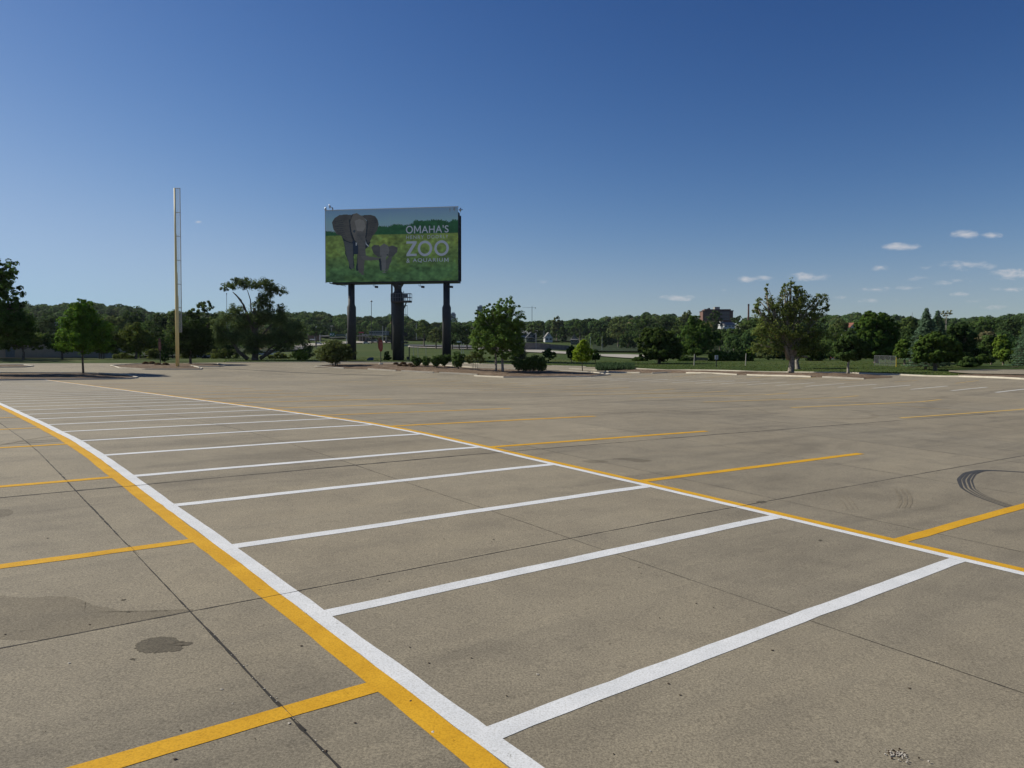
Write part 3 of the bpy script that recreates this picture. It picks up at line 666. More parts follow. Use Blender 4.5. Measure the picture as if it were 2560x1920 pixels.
tree('round_tree', 'low round very dark green tree on the lawn right of the light road', 'tree', (1648, 911), 122,
     [(1640,842,38,24,0),(1612,862,26,24,.1),(1672,858,32,30,0),(1646,880,50,22,0),(1620,832,16,12,0),(1690,878,16,22,0)], 11000, .32, (.040,.056,.018), .25, seed=38, yel=.08, cl=.16)
tree('airy_tree', 'mid green airy tree behind the first slim white post, left of brick flats', 'tree', (1738, 903), 142,
     [(1738,802,20,16),(1722,822,24,20),(1752,828,28,24),(1718,850,26,24),(1752,860,34,22),(1730,875,34,14),(1786,850,18,20)], 7000, .32, (.052,.082,.026), .2, seed=39, yel=.14)
for i, (x_, y_, w_, h_, lab) in enumerate([(1795,892,24,20,'wide yellow-olive sumac clump behind the small white sign'), (1835,895,26,22,'yellow-olive sumac clump right of the small white sign'), (1868,893,20,24,'olive sumac clump behind the second slim white post'), (1713,900,20,10,'low green weeds right of the low round dark tree'), (1600,899,20,7,'low green weeds left of the low round dark tree')]):
    tree('sumac', lab, 'shrub', (x_, y_+8), 140, [(x_-w_*.5,y_,w_*.55,h_*.75),(x_+w_*.45,y_+1,w_*.55,h_*.8),(x_,y_-3,w_*.5,h_*.7)], 3200, .28, (.072,.100,.024) if i < 3 else (.05,.075,.025), .05, seed=50+i, yel=.15)
tree('bur_oak', 'large sparse-topped tree with thick trunk at the right kerb', 'tree', (1977, 935), None,
     [(1980,716,16,22,0),(1960,726,13,22,.2),(1998,726,13,20,.1),(1916,730,9,22,0),(1928,756,14,20,.1),(1900,756,10,16,0),(2002,748,24,28,-.2),(2026,760,18,20,.1),(2050,750,20,22,0),(2068,768,14,14,.1),(1935,765,26,22,-.2),(1893,770,14,20,0),(1908,790,24,18,.1),
      (1972,780,40,30,0),(2035,790,34,24,0),(1940,820,48,30,.2),(1985,830,52,30,-.2),(1905,835,28,26,0),(2040,835,34,26,.1),(1895,868,22,20,.2),(1940,866,36,22,-.2),(2000,872,36,22,.2),(2045,868,26,20,0),(2012,850,20,30,-.5),(1992,760,26,26,0),(1960,765,24,24,0)], 16500, .17, (.082,.094,.036), .34, bark=mat('grey_brown_bark', (.33,.29,.235), .9, (.11,.095,.075), 5., .6, 30.), seed=40,
     shell=(.1, 1.), cl=.25, ncl=1300, yel=.16, fork=.35, limbs=[([(1972,898),(1962,870),(1945,830),(1925,780),(1915,735)], .3, .05), ([(1978,890),(1980,830),(1978,770),(1980,712)], .34, .05), ([(1984,890),(2005,840),(2030,800),(2052,750)], .26, .05), ([(1975,860),(1960,790),(1955,730)], .2, .04), ([(1982,860),(2000,800),(2006,735)], .2, .04), ([(1955,860),(1920,820),(1893,775)], .16, .04), ([(1990,895),(2004,890),(2012,893)], .16, .1)])
tree('lawn_tree', 'tree with slim pale trunk on the lawn, just right behind the thick trunk', 'tree', (1994, 923), None,
     [(2000,872,30,22),(2025,860,26,22),(1990,850,26,20),(2040,880,24,16)], 4600, .28, (.045,.064,.024), .28, bark=PALEBARK, seed=41)
tree('lawn_tree', 'smallish dark tree with thin pale trunk at right kerb before the big maple', 'tree', (2120, 934.5), None,
     [(2122,850,24,18,0),(2105,868,22,20,.1),(2145,870,26,22,0),(2122,888,34,14,0),(2165,880,16,16,.1)], 7500, .22, (.036,.054,.022), .13, bark=PALEBARK, seed=42)
tree('big_maple', 'large dense round maple left of the blue spruces', 'tree', (2190, 907.5), None,
     [(2190,798,36,22,0),(2165,820,28,28,.1),(2215,820,32,30,0),(2180,850,44,30,0),(2225,858,28,34,.1),(2160,865,22,22,0),(2200,880,44,18,0)], 14000, .34, (.048,.076,.020), .35, seed=43, yel=.14, cl=.15)
spruce('blue_spruce', 'taller blue spruce in the right-hand clump', (2314, 924), None, 767, 52, 13000, .2, (.062,.088,.078), 'blue spruces in the right-hand clump')
spruce('blue_spruce', 'shorter green-blue spruce behind the taller blue one, on its right', (2342, 919), None, 773, 46, 9000, .2, (.045,.068,.055), 'blue spruces in the right-hand clump')
spruce('blue_spruce', 'blue spruce cut off by the right edge of the photo', (2572, 922), None, 790, 48, 9000, .2, (.050,.075,.064), 'blue spruces in the right-hand clump')
tree('crabapple', 'broad green crabapple leaning in front of the blue spruces', 'tree', (2338, 927), None,
     [(2335,852,36,22,0),(2305,868,24,20,.1),(2368,866,32,24,0),(2335,888,44,18,0),(2388,888,24,18,.1),(2300,895,18,12,0)], 10500, .26, (.045,.068,.020), .2, seed=44, yel=.16, cl=.18)
tree('dark_tree', 'dark oak rising right behind the broad green crabapple', 'tree', (2402, 916), None,
     [(2392,825,24,22),(2410,850,26,28),(2385,860,26,28),(2415,880,28,22)], 5500, .3, (.032,.050,.022), .25, seed=45)
for i, (x_, y_, rx_, ry_, D_, c_, lab) in enumerate([(2440,885,34,26,126,(.045,.068,.022),'bushy green tree second from the right edge group, by the far pavement'), (2478,865,30,30,134,(.040,.058,.024),'rounded dark green tree behind the far right pavement'),
     (2508,870,24,34,130,(.085,.115,.024),'yellow-green tree left of the spruce cut by the right edge'), (2465,842,26,12,140,(.12,.10,.075),'pinkish brown half-bare tree top in the far right thicket'), (2262,872,24,26,130,(.055,.080,.020),'yellowish green tree between big maple and blue spruces'),
     (2550,895,26,22,128,(.038,.058,.026),'dark bushy tree by the far right pavement edge'),(2420,905,24,12,118,(.04,.06,.024),'low dark bush at the left end of the far right pavement'),(2275,838,20,20,150,(.034,.052,.024),'dark tree top left of the blue spruces')]):
    tree('thicket_tree', lab, 'tree', (x_, 915-(D_-126)*.4), None, [(x_,y_-ry_*.4,rx_*.7,ry_*.6),(x_-rx_*.4,y_+2,rx_*.6,ry_*.7),(x_+rx_*.4,y_,rx_*.6,ry_*.7),(x_,y_+ry_*.45,rx_,ry_*.5)], 4600, .3, c_, .14, seed=60+i)
# trees behind the lawn in the middle distance (each one placed by hand)
mids = [(292,852,28,42,150),(350,848,30,46,156),(392,850,28,44,152),(432,848,28,46,150),(522,855,26,40,152),(562,860,26,36,148),(40,800,46,42,230),(120,815,40,36,240),(95,850,36,30,180),(285,812,30,30,220),(330,800,34,28,250),(372,830,26,34,200),(400,808,30,30,260),(440,800,26,28,260),(540,812,26,26,240),
        (790,826,30,14,420),(835,836,16,10,560),
        (1015,838,20,12,560),(1060,820,24,26,430),(1090,840,26,20,380),(1130,822,26,34,360),(1168,830,22,26,360),(1148,850,30,14,340),
        (1340,818,26,18,640),(1392,812,18,26,620),(1405,836,14,20,600),(1450,818,26,26,600),(1500,826,24,30,520),(1510,850,8,22,430),(1545,822,30,34,460),(1570,850,26,26,400),(1600,810,34,30,480),
        (1665,806,34,24,440),(1700,822,24,20,380),(1765,830,26,22,300),(1800,842,30,22,280),(1835,838,26,22,260),(1860,858,26,26,210),(1868,820,30,22,300),(1920,880,30,18,150),(1960,884,24,14,150),(2075,876,40,22,150),(2040,890,30,12,140),
        (2090,845,40,34,190),(2100,818,26,20,260),(2135,838,30,24,220),(2165,860,26,30,170),(2250,850,26,30,180),(2270,810,26,22,260),(2230,886,18,14,150),(2420,830,34,26,200),(2470,812,40,24,260),(2530,820,36,30,230),(2590,830,40,40,200),(1690,885,26,16,170),(1895,820,26,26,230)]
for i, (x_, y_, rx_, ry_, D_) in enumerate(mids):
    side = 'left of the yellow pole' if x_ < 445 else 'around the old elm' if x_ < 720 else 'beyond the left billboard post' if x_ < 900 else 'right of the billboard\'s centre post' if x_ < 1200 else 'beside the houses on the far slope' if x_ < 1480 else 'on the slope above the light road' if x_ < 1640 else 'below the brick flats' if x_ < 1900 else 'behind the thick-trunked tree' if x_ < 2110 else 'around the big maple' if x_ < 2290 else 'behind the blue spruces'
    c_ = np.array([(.040,.060,.026),(.048,.072,.028),(.036,.052,.026),(.058,.078,.030),(.070,.080,.040)][i % 5])
    q_ = at(x_, y_+ry_, D_); gz = float(terrain(q_[0], D_)); yb = y_+ry_
    lobes = [(x_,y_-ry_*.35,rx_*.65,ry_*.6),(x_-rx_*.45,y_+ry_*.1,rx_*.55,ry_*.6),(x_+rx_*.45,y_,rx_*.55,ry_*.6),(x_,y_+ry_*.4,rx_*.9,ry_*.55)]
    tree('woodland_tree', ('bushy dark tree ', 'mid green rounded tree ', 'deep green tree ', 'lighter green tree ', 'greyish olive tree ')[i % 5]+'in the woods '+side, 'tree', (x_, yb), D_, lobes, 1500 if D_ > 300 else 2600, D_*.0019, c_, .12*D_/130, seed=100+i, group='trees in the woods '+side, yel=.12)
tree('ash_tree', 'broad dark tree covering the left half of the brick flats', 'tree', (1787, 826), 560, [(1782,784,13,10),(1794,786,12,10),(1784,795,14,12),(1773,800,13,14),(1796,800,12,14),(1786,814,16,12)], 1500, 1.0, (.040,.060,.026), .4, seed=84)
tree('ash_tree', 'low dark tree at the right foot of the brick flats', 'tree', (1842, 826), 600, [(1838,800,10,8),(1848,797,12,9),(1842,808,16,9)], 900, 1.0, (.036,.054,.026), .4, seed=85)
tree('cottonwood', 'tall pale feathery tree top on the skyline left of the brick flats', 'tree', (1722, 840), 600, [(1718,790,14,12),(1708,800,12,9),(1726,802,10,12)], 1600, 1.1, (.085,.092,.050), .4, seed=80)
tree('blossom_tree', 'tan coloured tree half in flower below the left end of brick flats', 'tree', (1771, 850), 420, [(1769,815,14,10),(1772,832,14,12),(1765,842,12,10)], 1300, .8, (.17,.14,.085), .3, seed=81)
tree('bare_tree', 'pale nearly bare tree on the skyline right of the blue spruces', 'tree', (2364, 830), 420, [(2358,784,9,8),(2374,784,9,8)], 320, .7, (.14,.13,.09), .25, seed=82, bark=PALEBARK)
tree('poplar', 'narrow upright poplar right of the third small house', 'tree', (1498, 872), 480, [(1497,852,7,12),(1499,842,5,8),(1498,862,7,8)], 700, .9, (.055,.085,.028), .3, seed=83)

# ------------------------------------------------------------ far wooded hillsides (massed)
def unitcrown(rng, n):
    lobes = []
    for _ in range(8):
        a = rng.uniform(0, 6.28); r = rng.uniform(.1, .6); q = rng.uniform(.3, .48); lobes.append((math.cos(a)*r, math.sin(a)*r, rng.uniform(-.3, .5)-r*.35, q, q, q*.85))
    lobes.append((0, 0, .35, .5, .5, .45)); lobes.append((0, 0, -.3, .8, .8, .55))
    L = np.array(lobes); P = []; N = []; T = []
    while len(P) < n:
        l_ = L[rng.integers(len(L))]; d = rng.normal(size=3); d /= np.linalg.norm(d); p = l_[:3]+d*l_[3:]*rng.uniform(.86, 1.04)
        if (np.sum(((p-L[:,:3])/L[:,3:])**2, axis=1) < .6).any(): continue
        P.append(p); N.append(d*1.2+rng.normal(size=3)*.4+p*.5); T.append(rng.uniform(.8, 1.2))
    return np.array(P), np.array(N), np.array(T)
VAR = [unitcrown(np.random.default_rng(900+i), 520) for i in range(12)]
CLEAR = [(1280,1455,815,890,300),(1290,1420,845,890,0),(1740,1900,760,800,0)]
def wood(name, label, x0, x1, rows):
    rng = np.random.default_rng(int(x0)+5000); Pv = []; Cv = []; cnt = 0
    for D, dx, (h0, h1), sink in rows:
        x = x0
        while x < x1:
            px = x+rng.uniform(-.3, .3)*dx; x += dx*rng.uniform(.75, 1.25); Dd = D*rng.uniform(.96, 1.04)
            if Dd < 300 and not (230 < px < 560 or px > 2230 or 1800 < px < 1900 or 1660 < px < 1780): continue
            if 735 < px < 1205 and Dd < 640: continue
            if 1270 < px < 1480 and Dd < 690: continue
            if 1480 <= px < 1640 and Dd < 520: continue
            if 1788 < px < 1848 and 380 < Dd < 575: continue
            if 2095 < px < 2160 and 280 < Dd < 490: continue
            if 1740 < px < 1850 and Dd > 690: H_cut = .5
            else: H_cut = 1.
            th = math.atan((px-1280)/1922); X = Dd*math.tan(th); z = float(terrain(X, Dd))
            H = rng.uniform(h0, h1)*(H_cut if Dd > 300 else .62); rr = H*rng.uniform(.48, .66)
            P, N, tone = VAR[rng.integers(12)]
            a = rng.uniform(0, 6.28); M = np.array([[math.cos(a), -math.sin(a), 0], [math.sin(a), math.cos(a), 0], [0, 0, 1]])
            keep = rng.random(len(P)) < .95
            Q = (P[keep]@M.T)*np.array([rr, rr, H*.52])+np.array([X, Dd, z+H*.52]); NN = N[keep]@M.T
            v, _ = leafquads(Q, NN, .0030*Dd*rng.uniform(.85, 1.1), rng)
            base = np.array([(.036,.056,.026),(.042,.066,.026),(.032,.048,.026),(.050,.072,.030),(.058,.068,.036),(.040,.066,.030)][rng.choice(6, p=[.25,.2,.2,.15,.08,.12])])*rng.uniform(.85, 1.15)
            if rng.random() < .02: base = np.array([.11,.085,.07])
            Pv.append(v); Cv.append(leafcols(base, tone[keep], rng, len(Q), .08)); cnt += 1
    v = np.concatenate(Pv); c = np.concatenate(Cv)
    o = meshobj(name, v, np.arange(len(v)).reshape(-1, 4), LEAF, None, cols=c)
    return tag(o, label, 'wood', kind='stuff')
rws = lambda near: [(D, 14500/D, (8.5, 12.5) if D < 640 else (11.5, 18.), 0) for D in (([200, 240, 290, 340, 400] if near else [])+[460, 520, 580, 640, 680, 720, 760, 800, 840, 880])]
wood('wooded_hillside', 'dark wooded hillside behind the yellow pole and old elm', -420, 740, rws(True))
wood('wooded_hillside', 'wooded rise on the skyline behind the billboard posts', 740, 1260, rws(False))
wood('wooded_hillside', 'wooded hillside behind the small white house and light road', 1260, 1900, rws(True))
wood('wooded_hillside', 'wooded ridge on the skyline behind the right-hand trees', 1900, 3000, rws(True))
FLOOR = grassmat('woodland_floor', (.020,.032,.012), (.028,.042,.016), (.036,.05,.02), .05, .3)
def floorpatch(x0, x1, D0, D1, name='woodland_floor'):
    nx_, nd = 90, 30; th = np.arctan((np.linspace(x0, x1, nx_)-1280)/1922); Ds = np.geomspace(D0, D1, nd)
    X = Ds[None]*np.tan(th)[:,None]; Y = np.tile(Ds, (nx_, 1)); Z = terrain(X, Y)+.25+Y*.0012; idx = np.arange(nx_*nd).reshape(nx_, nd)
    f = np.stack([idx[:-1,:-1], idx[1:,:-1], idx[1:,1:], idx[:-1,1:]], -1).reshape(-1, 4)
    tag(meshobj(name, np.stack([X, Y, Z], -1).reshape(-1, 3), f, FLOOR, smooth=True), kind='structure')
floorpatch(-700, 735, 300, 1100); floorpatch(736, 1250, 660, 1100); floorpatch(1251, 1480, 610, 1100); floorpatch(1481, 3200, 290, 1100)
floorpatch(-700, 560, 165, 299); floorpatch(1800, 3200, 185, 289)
# tall grass tuft row (daylilies)
def tufts(name, label, x0, x1, y0, y1, n, h, c, wide=.08):
    rng = np.random.default_rng(int(x0)); v = []; cc = []
    for _ in range(n):
        p = G(rng.uniform(x0, x1), rng.uniform(y0, y1)); a = rng.uniform(0, 3.14); hh = h*rng.uniform(.5, 1.1); l = rng.normal(0, .2, 2)*hh
        d = np.array([math.cos(a), math.sin(a), 0])*wide
        v += [p-d, p+d, p+np.array([l[0], l[1], hh])+d*.3, p+np.array([l[0], l[1], hh])-d*.3]; cc += [np.array(c)*rng.uniform(.7, 1.3)]*4
    cc = np.column_stack([np.array(cc), np.ones(len(cc))])
    return tag(meshobj(name, np.array(v), np.arange(len(v)).reshape(-1, 4), LEAF, None, cols=cc), label, 'plants', kind='stuff')
tufts('daylily_bed', 'tall strap-leaved green clumps at the left end of the right kerb', 1490, 1586, 915, 926.5, 2200, .62, (.060,.10,.045))
def lawn(name, label, x0, x1, y0, y1, n):
    rng = np.random.default_rng(int(x0)+5003); v = []; cc = []
    for _ in range(n):
        px = rng.uniform(x0, x1); ye = np.interp(px, EDGE[:,0], EDGE[:,1])-1.2; p = G(px, ye-(ye-y0)*rng.random()**1.0)
        a = rng.uniform(0, 3.14); hh = .055*rng.uniform(.5, 1.2); d = np.array([math.cos(a), math.sin(a), 0])*.07; l = rng.normal(0, .07, 2)
        v += [p-d, p+d, p+np.array([l[0], l[1], hh])+d*.6, p+np.array([l[0], l[1], hh])-d*.6]; cc += [np.array((.085,.125,.035))*rng.uniform(.7, 1.35)*np.array([rng.uniform(.8,1.3),1,1])]*4
    cc = np.column_stack([np.array(cc), np.ones(len(cc))])
    return tag(meshobj(name, np.array(v), np.arange(len(v)).reshape(-1, 4), LEAF, None, cols=cc), label, 'grass', kind='stuff')
lawn('lawn_grass', 'mown green grass along the right kerb', 1500, 2400, 902, 0, 9000)
lawn('lawn_grass', 'mown grass strip between far lot edge and billboard posts', 560, 1500, 894, 0, 7000)
# brown ornamental mounds
mb = MB(); rng = np.random.default_rng(5); v = []; cc = []
def mound(px, py, r, c):
    p = G(px, py); n = 260; v = []; cc = []
    for _ in range(n):
        a, e = rng.uniform(0, 6.28), rng.uniform(.1, 1.5); d = np.array([math.cos(a)*math.cos(e), math.sin(a)*math.cos(e), math.sin(e)*.75])
        t = np.cross(d, rng.normal(size=3)); t /= np.linalg.norm(t); t *= .03
        v += [d*r*.2-t, d*r*.2+t, d*r*rng.uniform(.8, 1.1)+t, d*r-t]; cc += [np.array(c)*rng.uniform(.6, 1.4)]*4
    cc = np.column_stack([np.array(cc), np.ones(len(cc))])
    return p, np.array(v), cc
for i, (px, py, r, lab) in enumerate([(990,914,.5,'brown grassy mound beside the red sign base, left of its row'),(1000,918,.45,'small brown mound in front of the thick centre post'),(1008,913,.55,'second brown mound behind, before the ladder'),(1014,919,.5,'brown mound between centre post and first dark shrub'),
      (1026,917,.55,'brown mound left of the first dark shrub'),(1032,920,.45,'small brown mound near the kerb by the first shrub'),(380,912,.55,'largest brown mound in the yellow pole bed'),(395,915,.5,'brown mound mid-way in the yellow pole bed'),(414,915.5,.55,'brown mound nearest to the yellow pole'),(364,912,.5,'leftmost brown mound in the yellow pole bed')]):
    p, v, cc = mound(px, py, r, (.12,.085,.055)); o = meshobj('grass_mound', v, np.arange(len(v)).reshape(-1, 4), LEAF, None, cols=cc); o.location = tuple(p+np.array([0,0,.12])); tag(o, lab, 'plant', 'brown grassy mounds in the mulch beds')

# ------------------------------------------------------------ billboard
PSI = math.radians(8.)
BD = 132.; bp = at(978.5, 901, BD); BX, BZ = bp[0], float(terrain(bp[0], BD))
bb = empty('billboard', (BX, BD, BZ), 'large zoo billboard with elephants on three dark steel posts', 'billboard', rz=-PSI)
sB = S(BD)
def bl(px, py):           # photo pixel on the plane of the sign face -> local x,z
    r = ray(px, py); d = Vector((math.cos(-PSI), math.sin(-PSI))); nn = Vector((-d.y, d.x))
    t = (BX*nn.x+BD*nn.y)/(r[0]*nn.x+r[1]*nn.y); P = r*t
    return (P[0]-BX)*d.x+(P[1]-BD)*d.y, P[2]+EYE-BZ
xl, zt = bl(813.5, 527); xr, _ = bl(1145, 527); _, zb = bl(980, 703.5); FW, FH = xr-xl, zt-zb
# the printed picture
NX, NY = 380, 200
def zc(px, py): return (np.asarray(px)-172.)/(2020-172), (np.asarray(py)-150.)/(1115-150)
gx, gy = np.meshgrid((np.arange(NX)+.5)/NX, (np.arange(NY)+.5)/NY)
ZX = gx*(2020-172)+172; ZY = gy*(1115-150)+150
rb = np.random.default_rng(11)
def vnoise(sx, sy, oct=3):
    out = np.zeros((NY, NX)); a = 1.; tot = 0
    for o in range(oct):
        h, w = max(2, int(NY/sy*2**o)+2), max(2, int(NX/sx*2**o)+2); g = rb.random((h, w))
        yy = np.linspace(0, h-1.001, NY); xx = np.linspace(0, w-1.001, NX); yi = yy.astype(int); xi = xx.astype(int); fy = (yy-yi)[:,None]; fx = (xx-xi)[None]
        out += a*((g[yi][:,xi]*(1-fx)+g[yi][:,xi+1]*fx)*(1-fy)+(g[yi+1][:,xi]*(1-fx)+g[yi+1][:,xi+1]*fx)*fy); tot += a; a *= .55
    return out/tot
def inpoly(poly):
    m = np.zeros(ZX.shape, bool); j = len(poly)-1
    for i in range(len(poly)):
        xi, yi = poly[i]; xj, yj = poly[j]
        c = ((yi > ZY) != (yj > ZY)) & (ZX < (xj-xi)*(ZY-yi)/(yj-yi+1e-9)+xi); m ^= c; j = i
    return m
def srgb(c): c = np.array(c)/255.; return np.where(c <= .04045, c/12.92, ((c+.055)/1.055)**2.4)
GAIN = 3.0
img = np.zeros((NY, NX, 3)); 
sky_t = ((ZY-150)/300)[...,None]
img[:] = srgb((86,106,130))*(1-sky_t)+srgb((108,130,150))*sky_t
img *= (.93+.14*vnoise(60, 40))[...,None]
tl = np.interp(ZX[0], [170,200,330,900,990,1060,1140,1230,1300,1400,1430,1500,1600,1700,1850,1890,1950,2020], [432,425,440,380,375,385,355,360,372,350,308,318,315,306,318,350,312,322])+(rb.random(NX)-.5)*22
tm = (ZY > tl[None]) & (ZY < 495); tn = vnoise(9, 7)
img[tm] = (srgb((34,66,44))*np.ones((NY, NX, 1))*(.45+1.1*tn)[...,None])[tm]
gm = ZY >= 490; g1 = vnoise(26, 12, 4); g2 = vnoise(9, 7, 2); lo = np.clip((ZY-620)/350, 0, 1)
gcol = srgb((98,106,58))*(1-lo)[...,None]+srgb((68,90,58))*lo[...,None]
gcol = gcol*(.50+.95*g1)[...,None]*(.40+1.2*g2)[...,None]; yv = (vnoise(40, 22, 3) > .6)[...,None]
gcol = np.where(yv, gcol*np.array([1.12, 1.06, .9]), gcol)
gm2 = gm[...,None]; img = np.where(gm2, gcol, img)
wr = vnoise(30, 5, 3); skin = vnoise(14, 14, 3)
EM = np.zeros((NY, NX), bool)
def fill(poly, c, k=.5):
    m = inpoly(poly); EM[:] |= m; img[m] = (srgb(c)*np.ones((NY, NX, 1))*((1-k/2)+k*(.5*wr+.5*skin))[...,None])[m]
GR = (86,82,76); DK = (32,37,42); LT = (106,102,96)
fill([(395,480),(435,590),(452,690),(448,730),(470,780),(500,850),(505,930),(560,978),(585,960),(578,880),(570,800),(575,742),(622,742),(612,860),(598,925),(606,965),(640,985),(640,640),(560,500)], DK)
fill([(430,560),(520,590),(560,600),(560,740),(565,840),(570,930),(545,955),(510,900),(495,830),(465,740),(452,650)], (66,68,68))
fill([(780,560),(830,520),(820,480),(740,480),(735,680),(775,645),(812,585)], DK)
fill([(632,600),(735,600),(730,820),(715,900),(718,1022),(640,1025),(628,900),(622,760)], (72,70,66))
fill([(265,310),(300,255),(372,213),(462,208),(548,216),(520,300),(540,420),(556,520),(556,575),(540,585),(470,560),(420,520),(385,482),(330,470),(285,400)], (66,64,60), 1.1)
fill([(690,228),(760,220),(815,222),(875,242),(912,292),(925,352),(902,432),(862,482),(838,500),(812,560),(770,600),(745,520),(755,380),(765,300)], (60,58,55), 1.1)
for k in range(9):
    t = k/8; a = (285+10*math.sin(k)+t*60, 300+t*170); fill([(a[0], a[1]), (a[0]+120, a[1]-20+t*60), (a[0]+122, a[1]-12+t*60), (a[0], a[1]+7)], (44,46,48), .2)
    a = (905-t*60, 300+t*170); fill([(a[0], a[1]), (a[0]-80, a[1]-10+t*40), (a[0]-80, a[1]-4+t*40), (a[0], a[1]+7)], (44,46,48), .2)
fill([(540,232),(560,205),(620,194),(672,225),(700,232),(755,300),(765,380),(748,520),(735,560),(620,590),(575,540),(535,460),(518,350),(520,270)], GR)
fill([(508,270),(526,275),(530,350),(545,450),(582,545),(560,560),(528,470),(512,360)], (26,29,32), .2); fill([(756,300),(772,296),(768,400),(756,500),(742,545),(736,520),(748,420)], (26,29,32), .2); fill([(556,205),(565,212),(552,240),(530,300),(518,300),(536,232)], (48,47,46), .2)
fill([(585,300),(650,270),(720,300),(740,380),(700,440),(620,430)], LT, .4)
fill([(600,440),(735,440),(738,600),(736,690),(745,760),(790,780),(860,788),(950,800),(952,830),(860,826),(770,832),(700,815),(660,760),(640,640),(598,560)], (80,78,74), .6)
for k in range(16):
    y_ = 470+k*19; fill([(622+k*1.6, y_), (738, y_+3), (738, y_+8), (624+k*1.6, y_+6)], (56,58,60), .1)
fill([(560,430),(590,410),(600,430),(590,455),(566,450)], (40,44,48)); fill([(556,560),(612,580),(636,640),(632,740),(575,740),(562,640)], (26,36,50))
fill([(738,562),(752,600),(788,640),(770,640),(742,612)], (170,168,160), .1); fill([(600,585),(618,590),(614,630),(600,628)], (150,150,145), .1)
fill([(820,655),(858,624),(930,628),(955,690),(948,790),(905,785),(848,730)], (66,66,64), .7); fill([(1055,650),(1120,636),(1190,665),(1182,722),(1125,780),(1065,805),(1040,740)], (64,64,62), .7)
fill([(925,810),(960,800),(968,1000),(945,985),(932,900)], DK); fill([(1012,850),(1050,800),(1112,770),(1100,850),(1072,900),(1052,998),(1012,1000)], (70,70,68))
fill([(940,645),(1000,606),(1055,640),(1072,700),(1055,770),(1022,800),(1020,1000),(968,1000),(960,850),(940,760)], (88,87,85), .5)
fill([(1035,755),(1050,750),(1050,768),(1036,770)], (36,40,44)); fill([(950,770),(958,765),(962,782),(952,785)], (36,40,44))
fm = (ZY > 925) & (ZY < 1060); fg = (vnoise(8, 6, 3) > (.30+.5*np.clip((1030-ZY)/110, 0, 1))) & fm; img[fg] = gcol[fg]; EM[fg] = False
sea = (np.abs(ZX-1085) < 5); img[sea] *= 1.06
for sx_ in (560, 1450, 1760): img[np.abs(ZX-sx_) < 4] *= .96
img = np.clip(img*GAIN*np.where((ZY < 490)[...,None] & (img[...,2:3] > img[...,1:2]*1.1), np.array([1.55, 1.55, 1.45]), np.where(EM[..., None], np.array([1.18, 1.10, .98]), np.array([1.16, 1.28, .88]))), 0, .88)
vx = np.linspace(0, 1, NX+1); vz = np.linspace(0, 1, NY+1)
q = np.zeros((NY*NX, 4, 3)); cx_, cz_ = np.meshgrid(vx, vz)
X_ = xl+cx_*FW; Z_ = zt-cz_*FH; Y_ = np.zeros_like(X_)-.02
stk = lambda A: np.stack([A[1:,:-1], A[1:,1:], A[:-1,1:], A[:-1,:-1]], -1).reshape(-1, 4)
vv = np.stack([stk(X_), stk(Y_), stk(Z_)], -1).reshape(-1, 3); cc = np.repeat(np.column_stack([img.reshape(-1, 3), np.ones(NX*NY)]), 4, axis=0)
PRINT = bpy.data.materials.new('printed_vinyl'); t_, n_, l_ = nt(PRINT); o_ = n_.new('ShaderNodeOutputMaterial'); b_ = n_.new('ShaderNodeBsdfPrincipled'); a_ = n_.new('ShaderNodeAttribute'); a_.attribute_name = 'Col'
b_.inputs['Roughness'].default_value = .5; l_.new(a_.outputs['Color'], b_.inputs['Base Color']); l_.new(b_.outputs[0], o_.inputs[0])
meshobj('sign_face', vv, np.arange(len(vv)).reshape(-1, 4), PRINT, bb, cols=cc)
LETTER = mat('letter_white', (.88,.89,.90), .5, (.84,.85,.86), 1.)
def textmesh(s, spacing=1., bold=.0):
    cu = bpy.data.curves.new('t', 'FONT'); cu.body = s; cu.size = 1; cu.space_character = spacing; cu.offset = bold; cu.resolution_u = 6
    ob = bpy.data.objects.new('t', cu); COL.objects.link(ob); dg = bpy.context.evaluated_depsgraph_get(); me = bpy.data.meshes.new_from_object(ob.evaluated_get(dg))
    v = [tuple(p.co) for p in me.vertices]; f = [tuple(p.vertices) for p in me.polygons]; bpy.data.objects.remove(ob); bpy.data.curves.remove(cu); bpy.data.meshes.remove(me); return np.array(v), f
def zloc(zx, zy): return xl+(zx-172)/(2020-172)*FW, zt-(zy-150)/(1115-150)*FH
def lettering(s, x0, x1, y0, y1, spacing, bold, label):
    v, f = textmesh(s, spacing, bold); mn, mx = v.min(0), v.max(0); X0, Z0 = zloc(x0, y1); X1, Z1 = zloc(x1, y0)
    P = np.column_stack([X0+(v[:,0]-mn[0])/(mx[0]-mn[0])*(X1-X0), np.full(len(v), -.045), Z0+(v[:,1]-mn[1])/(mx[1]-mn[1])*(Z1-Z0)])
    o = meshobj('lettering', P, f, LETTER, bb); o['label'] = label; return o
def letter_m(x0, x1, y0, y1, w, label):
    c = (x0+x1)/2; d = w*.78; h = y0+(y1-y0)*.80
    m = MB().prism([zloc(a, b) for a, b in [(x0,y1),(x0,y0),(x0+w*1.05,y0),(c,h-d*1.5),(x1-w*1.05,y0),(x1,y0),(x1,y1),(x1-w,y1),(x1-w,y0+(y1-y0)*.26),(c+d*.35,h),(c-d*.35,h),(x0+w,y0+(y1-y0)*.26),(x0+w,y1)]], -.045, -.03)
    m.build('lettering', LETTER, bb)['label'] = label
lettering('O', 1305, 1402, 380, 484, 1., .012, "letter O opening OMAHA'S")
letter_m(1416, 1512, 382, 482, 17, "letter M of OMAHA'S")
lettering("AHA'S", 1521, 1892, 382, 482, 1.06, .012, "white letters AHA'S ending OMAHA'S")
lettering('HENRY', 1310, 1552, 510, 556, 1.25, .004, 'small white word HENRY')
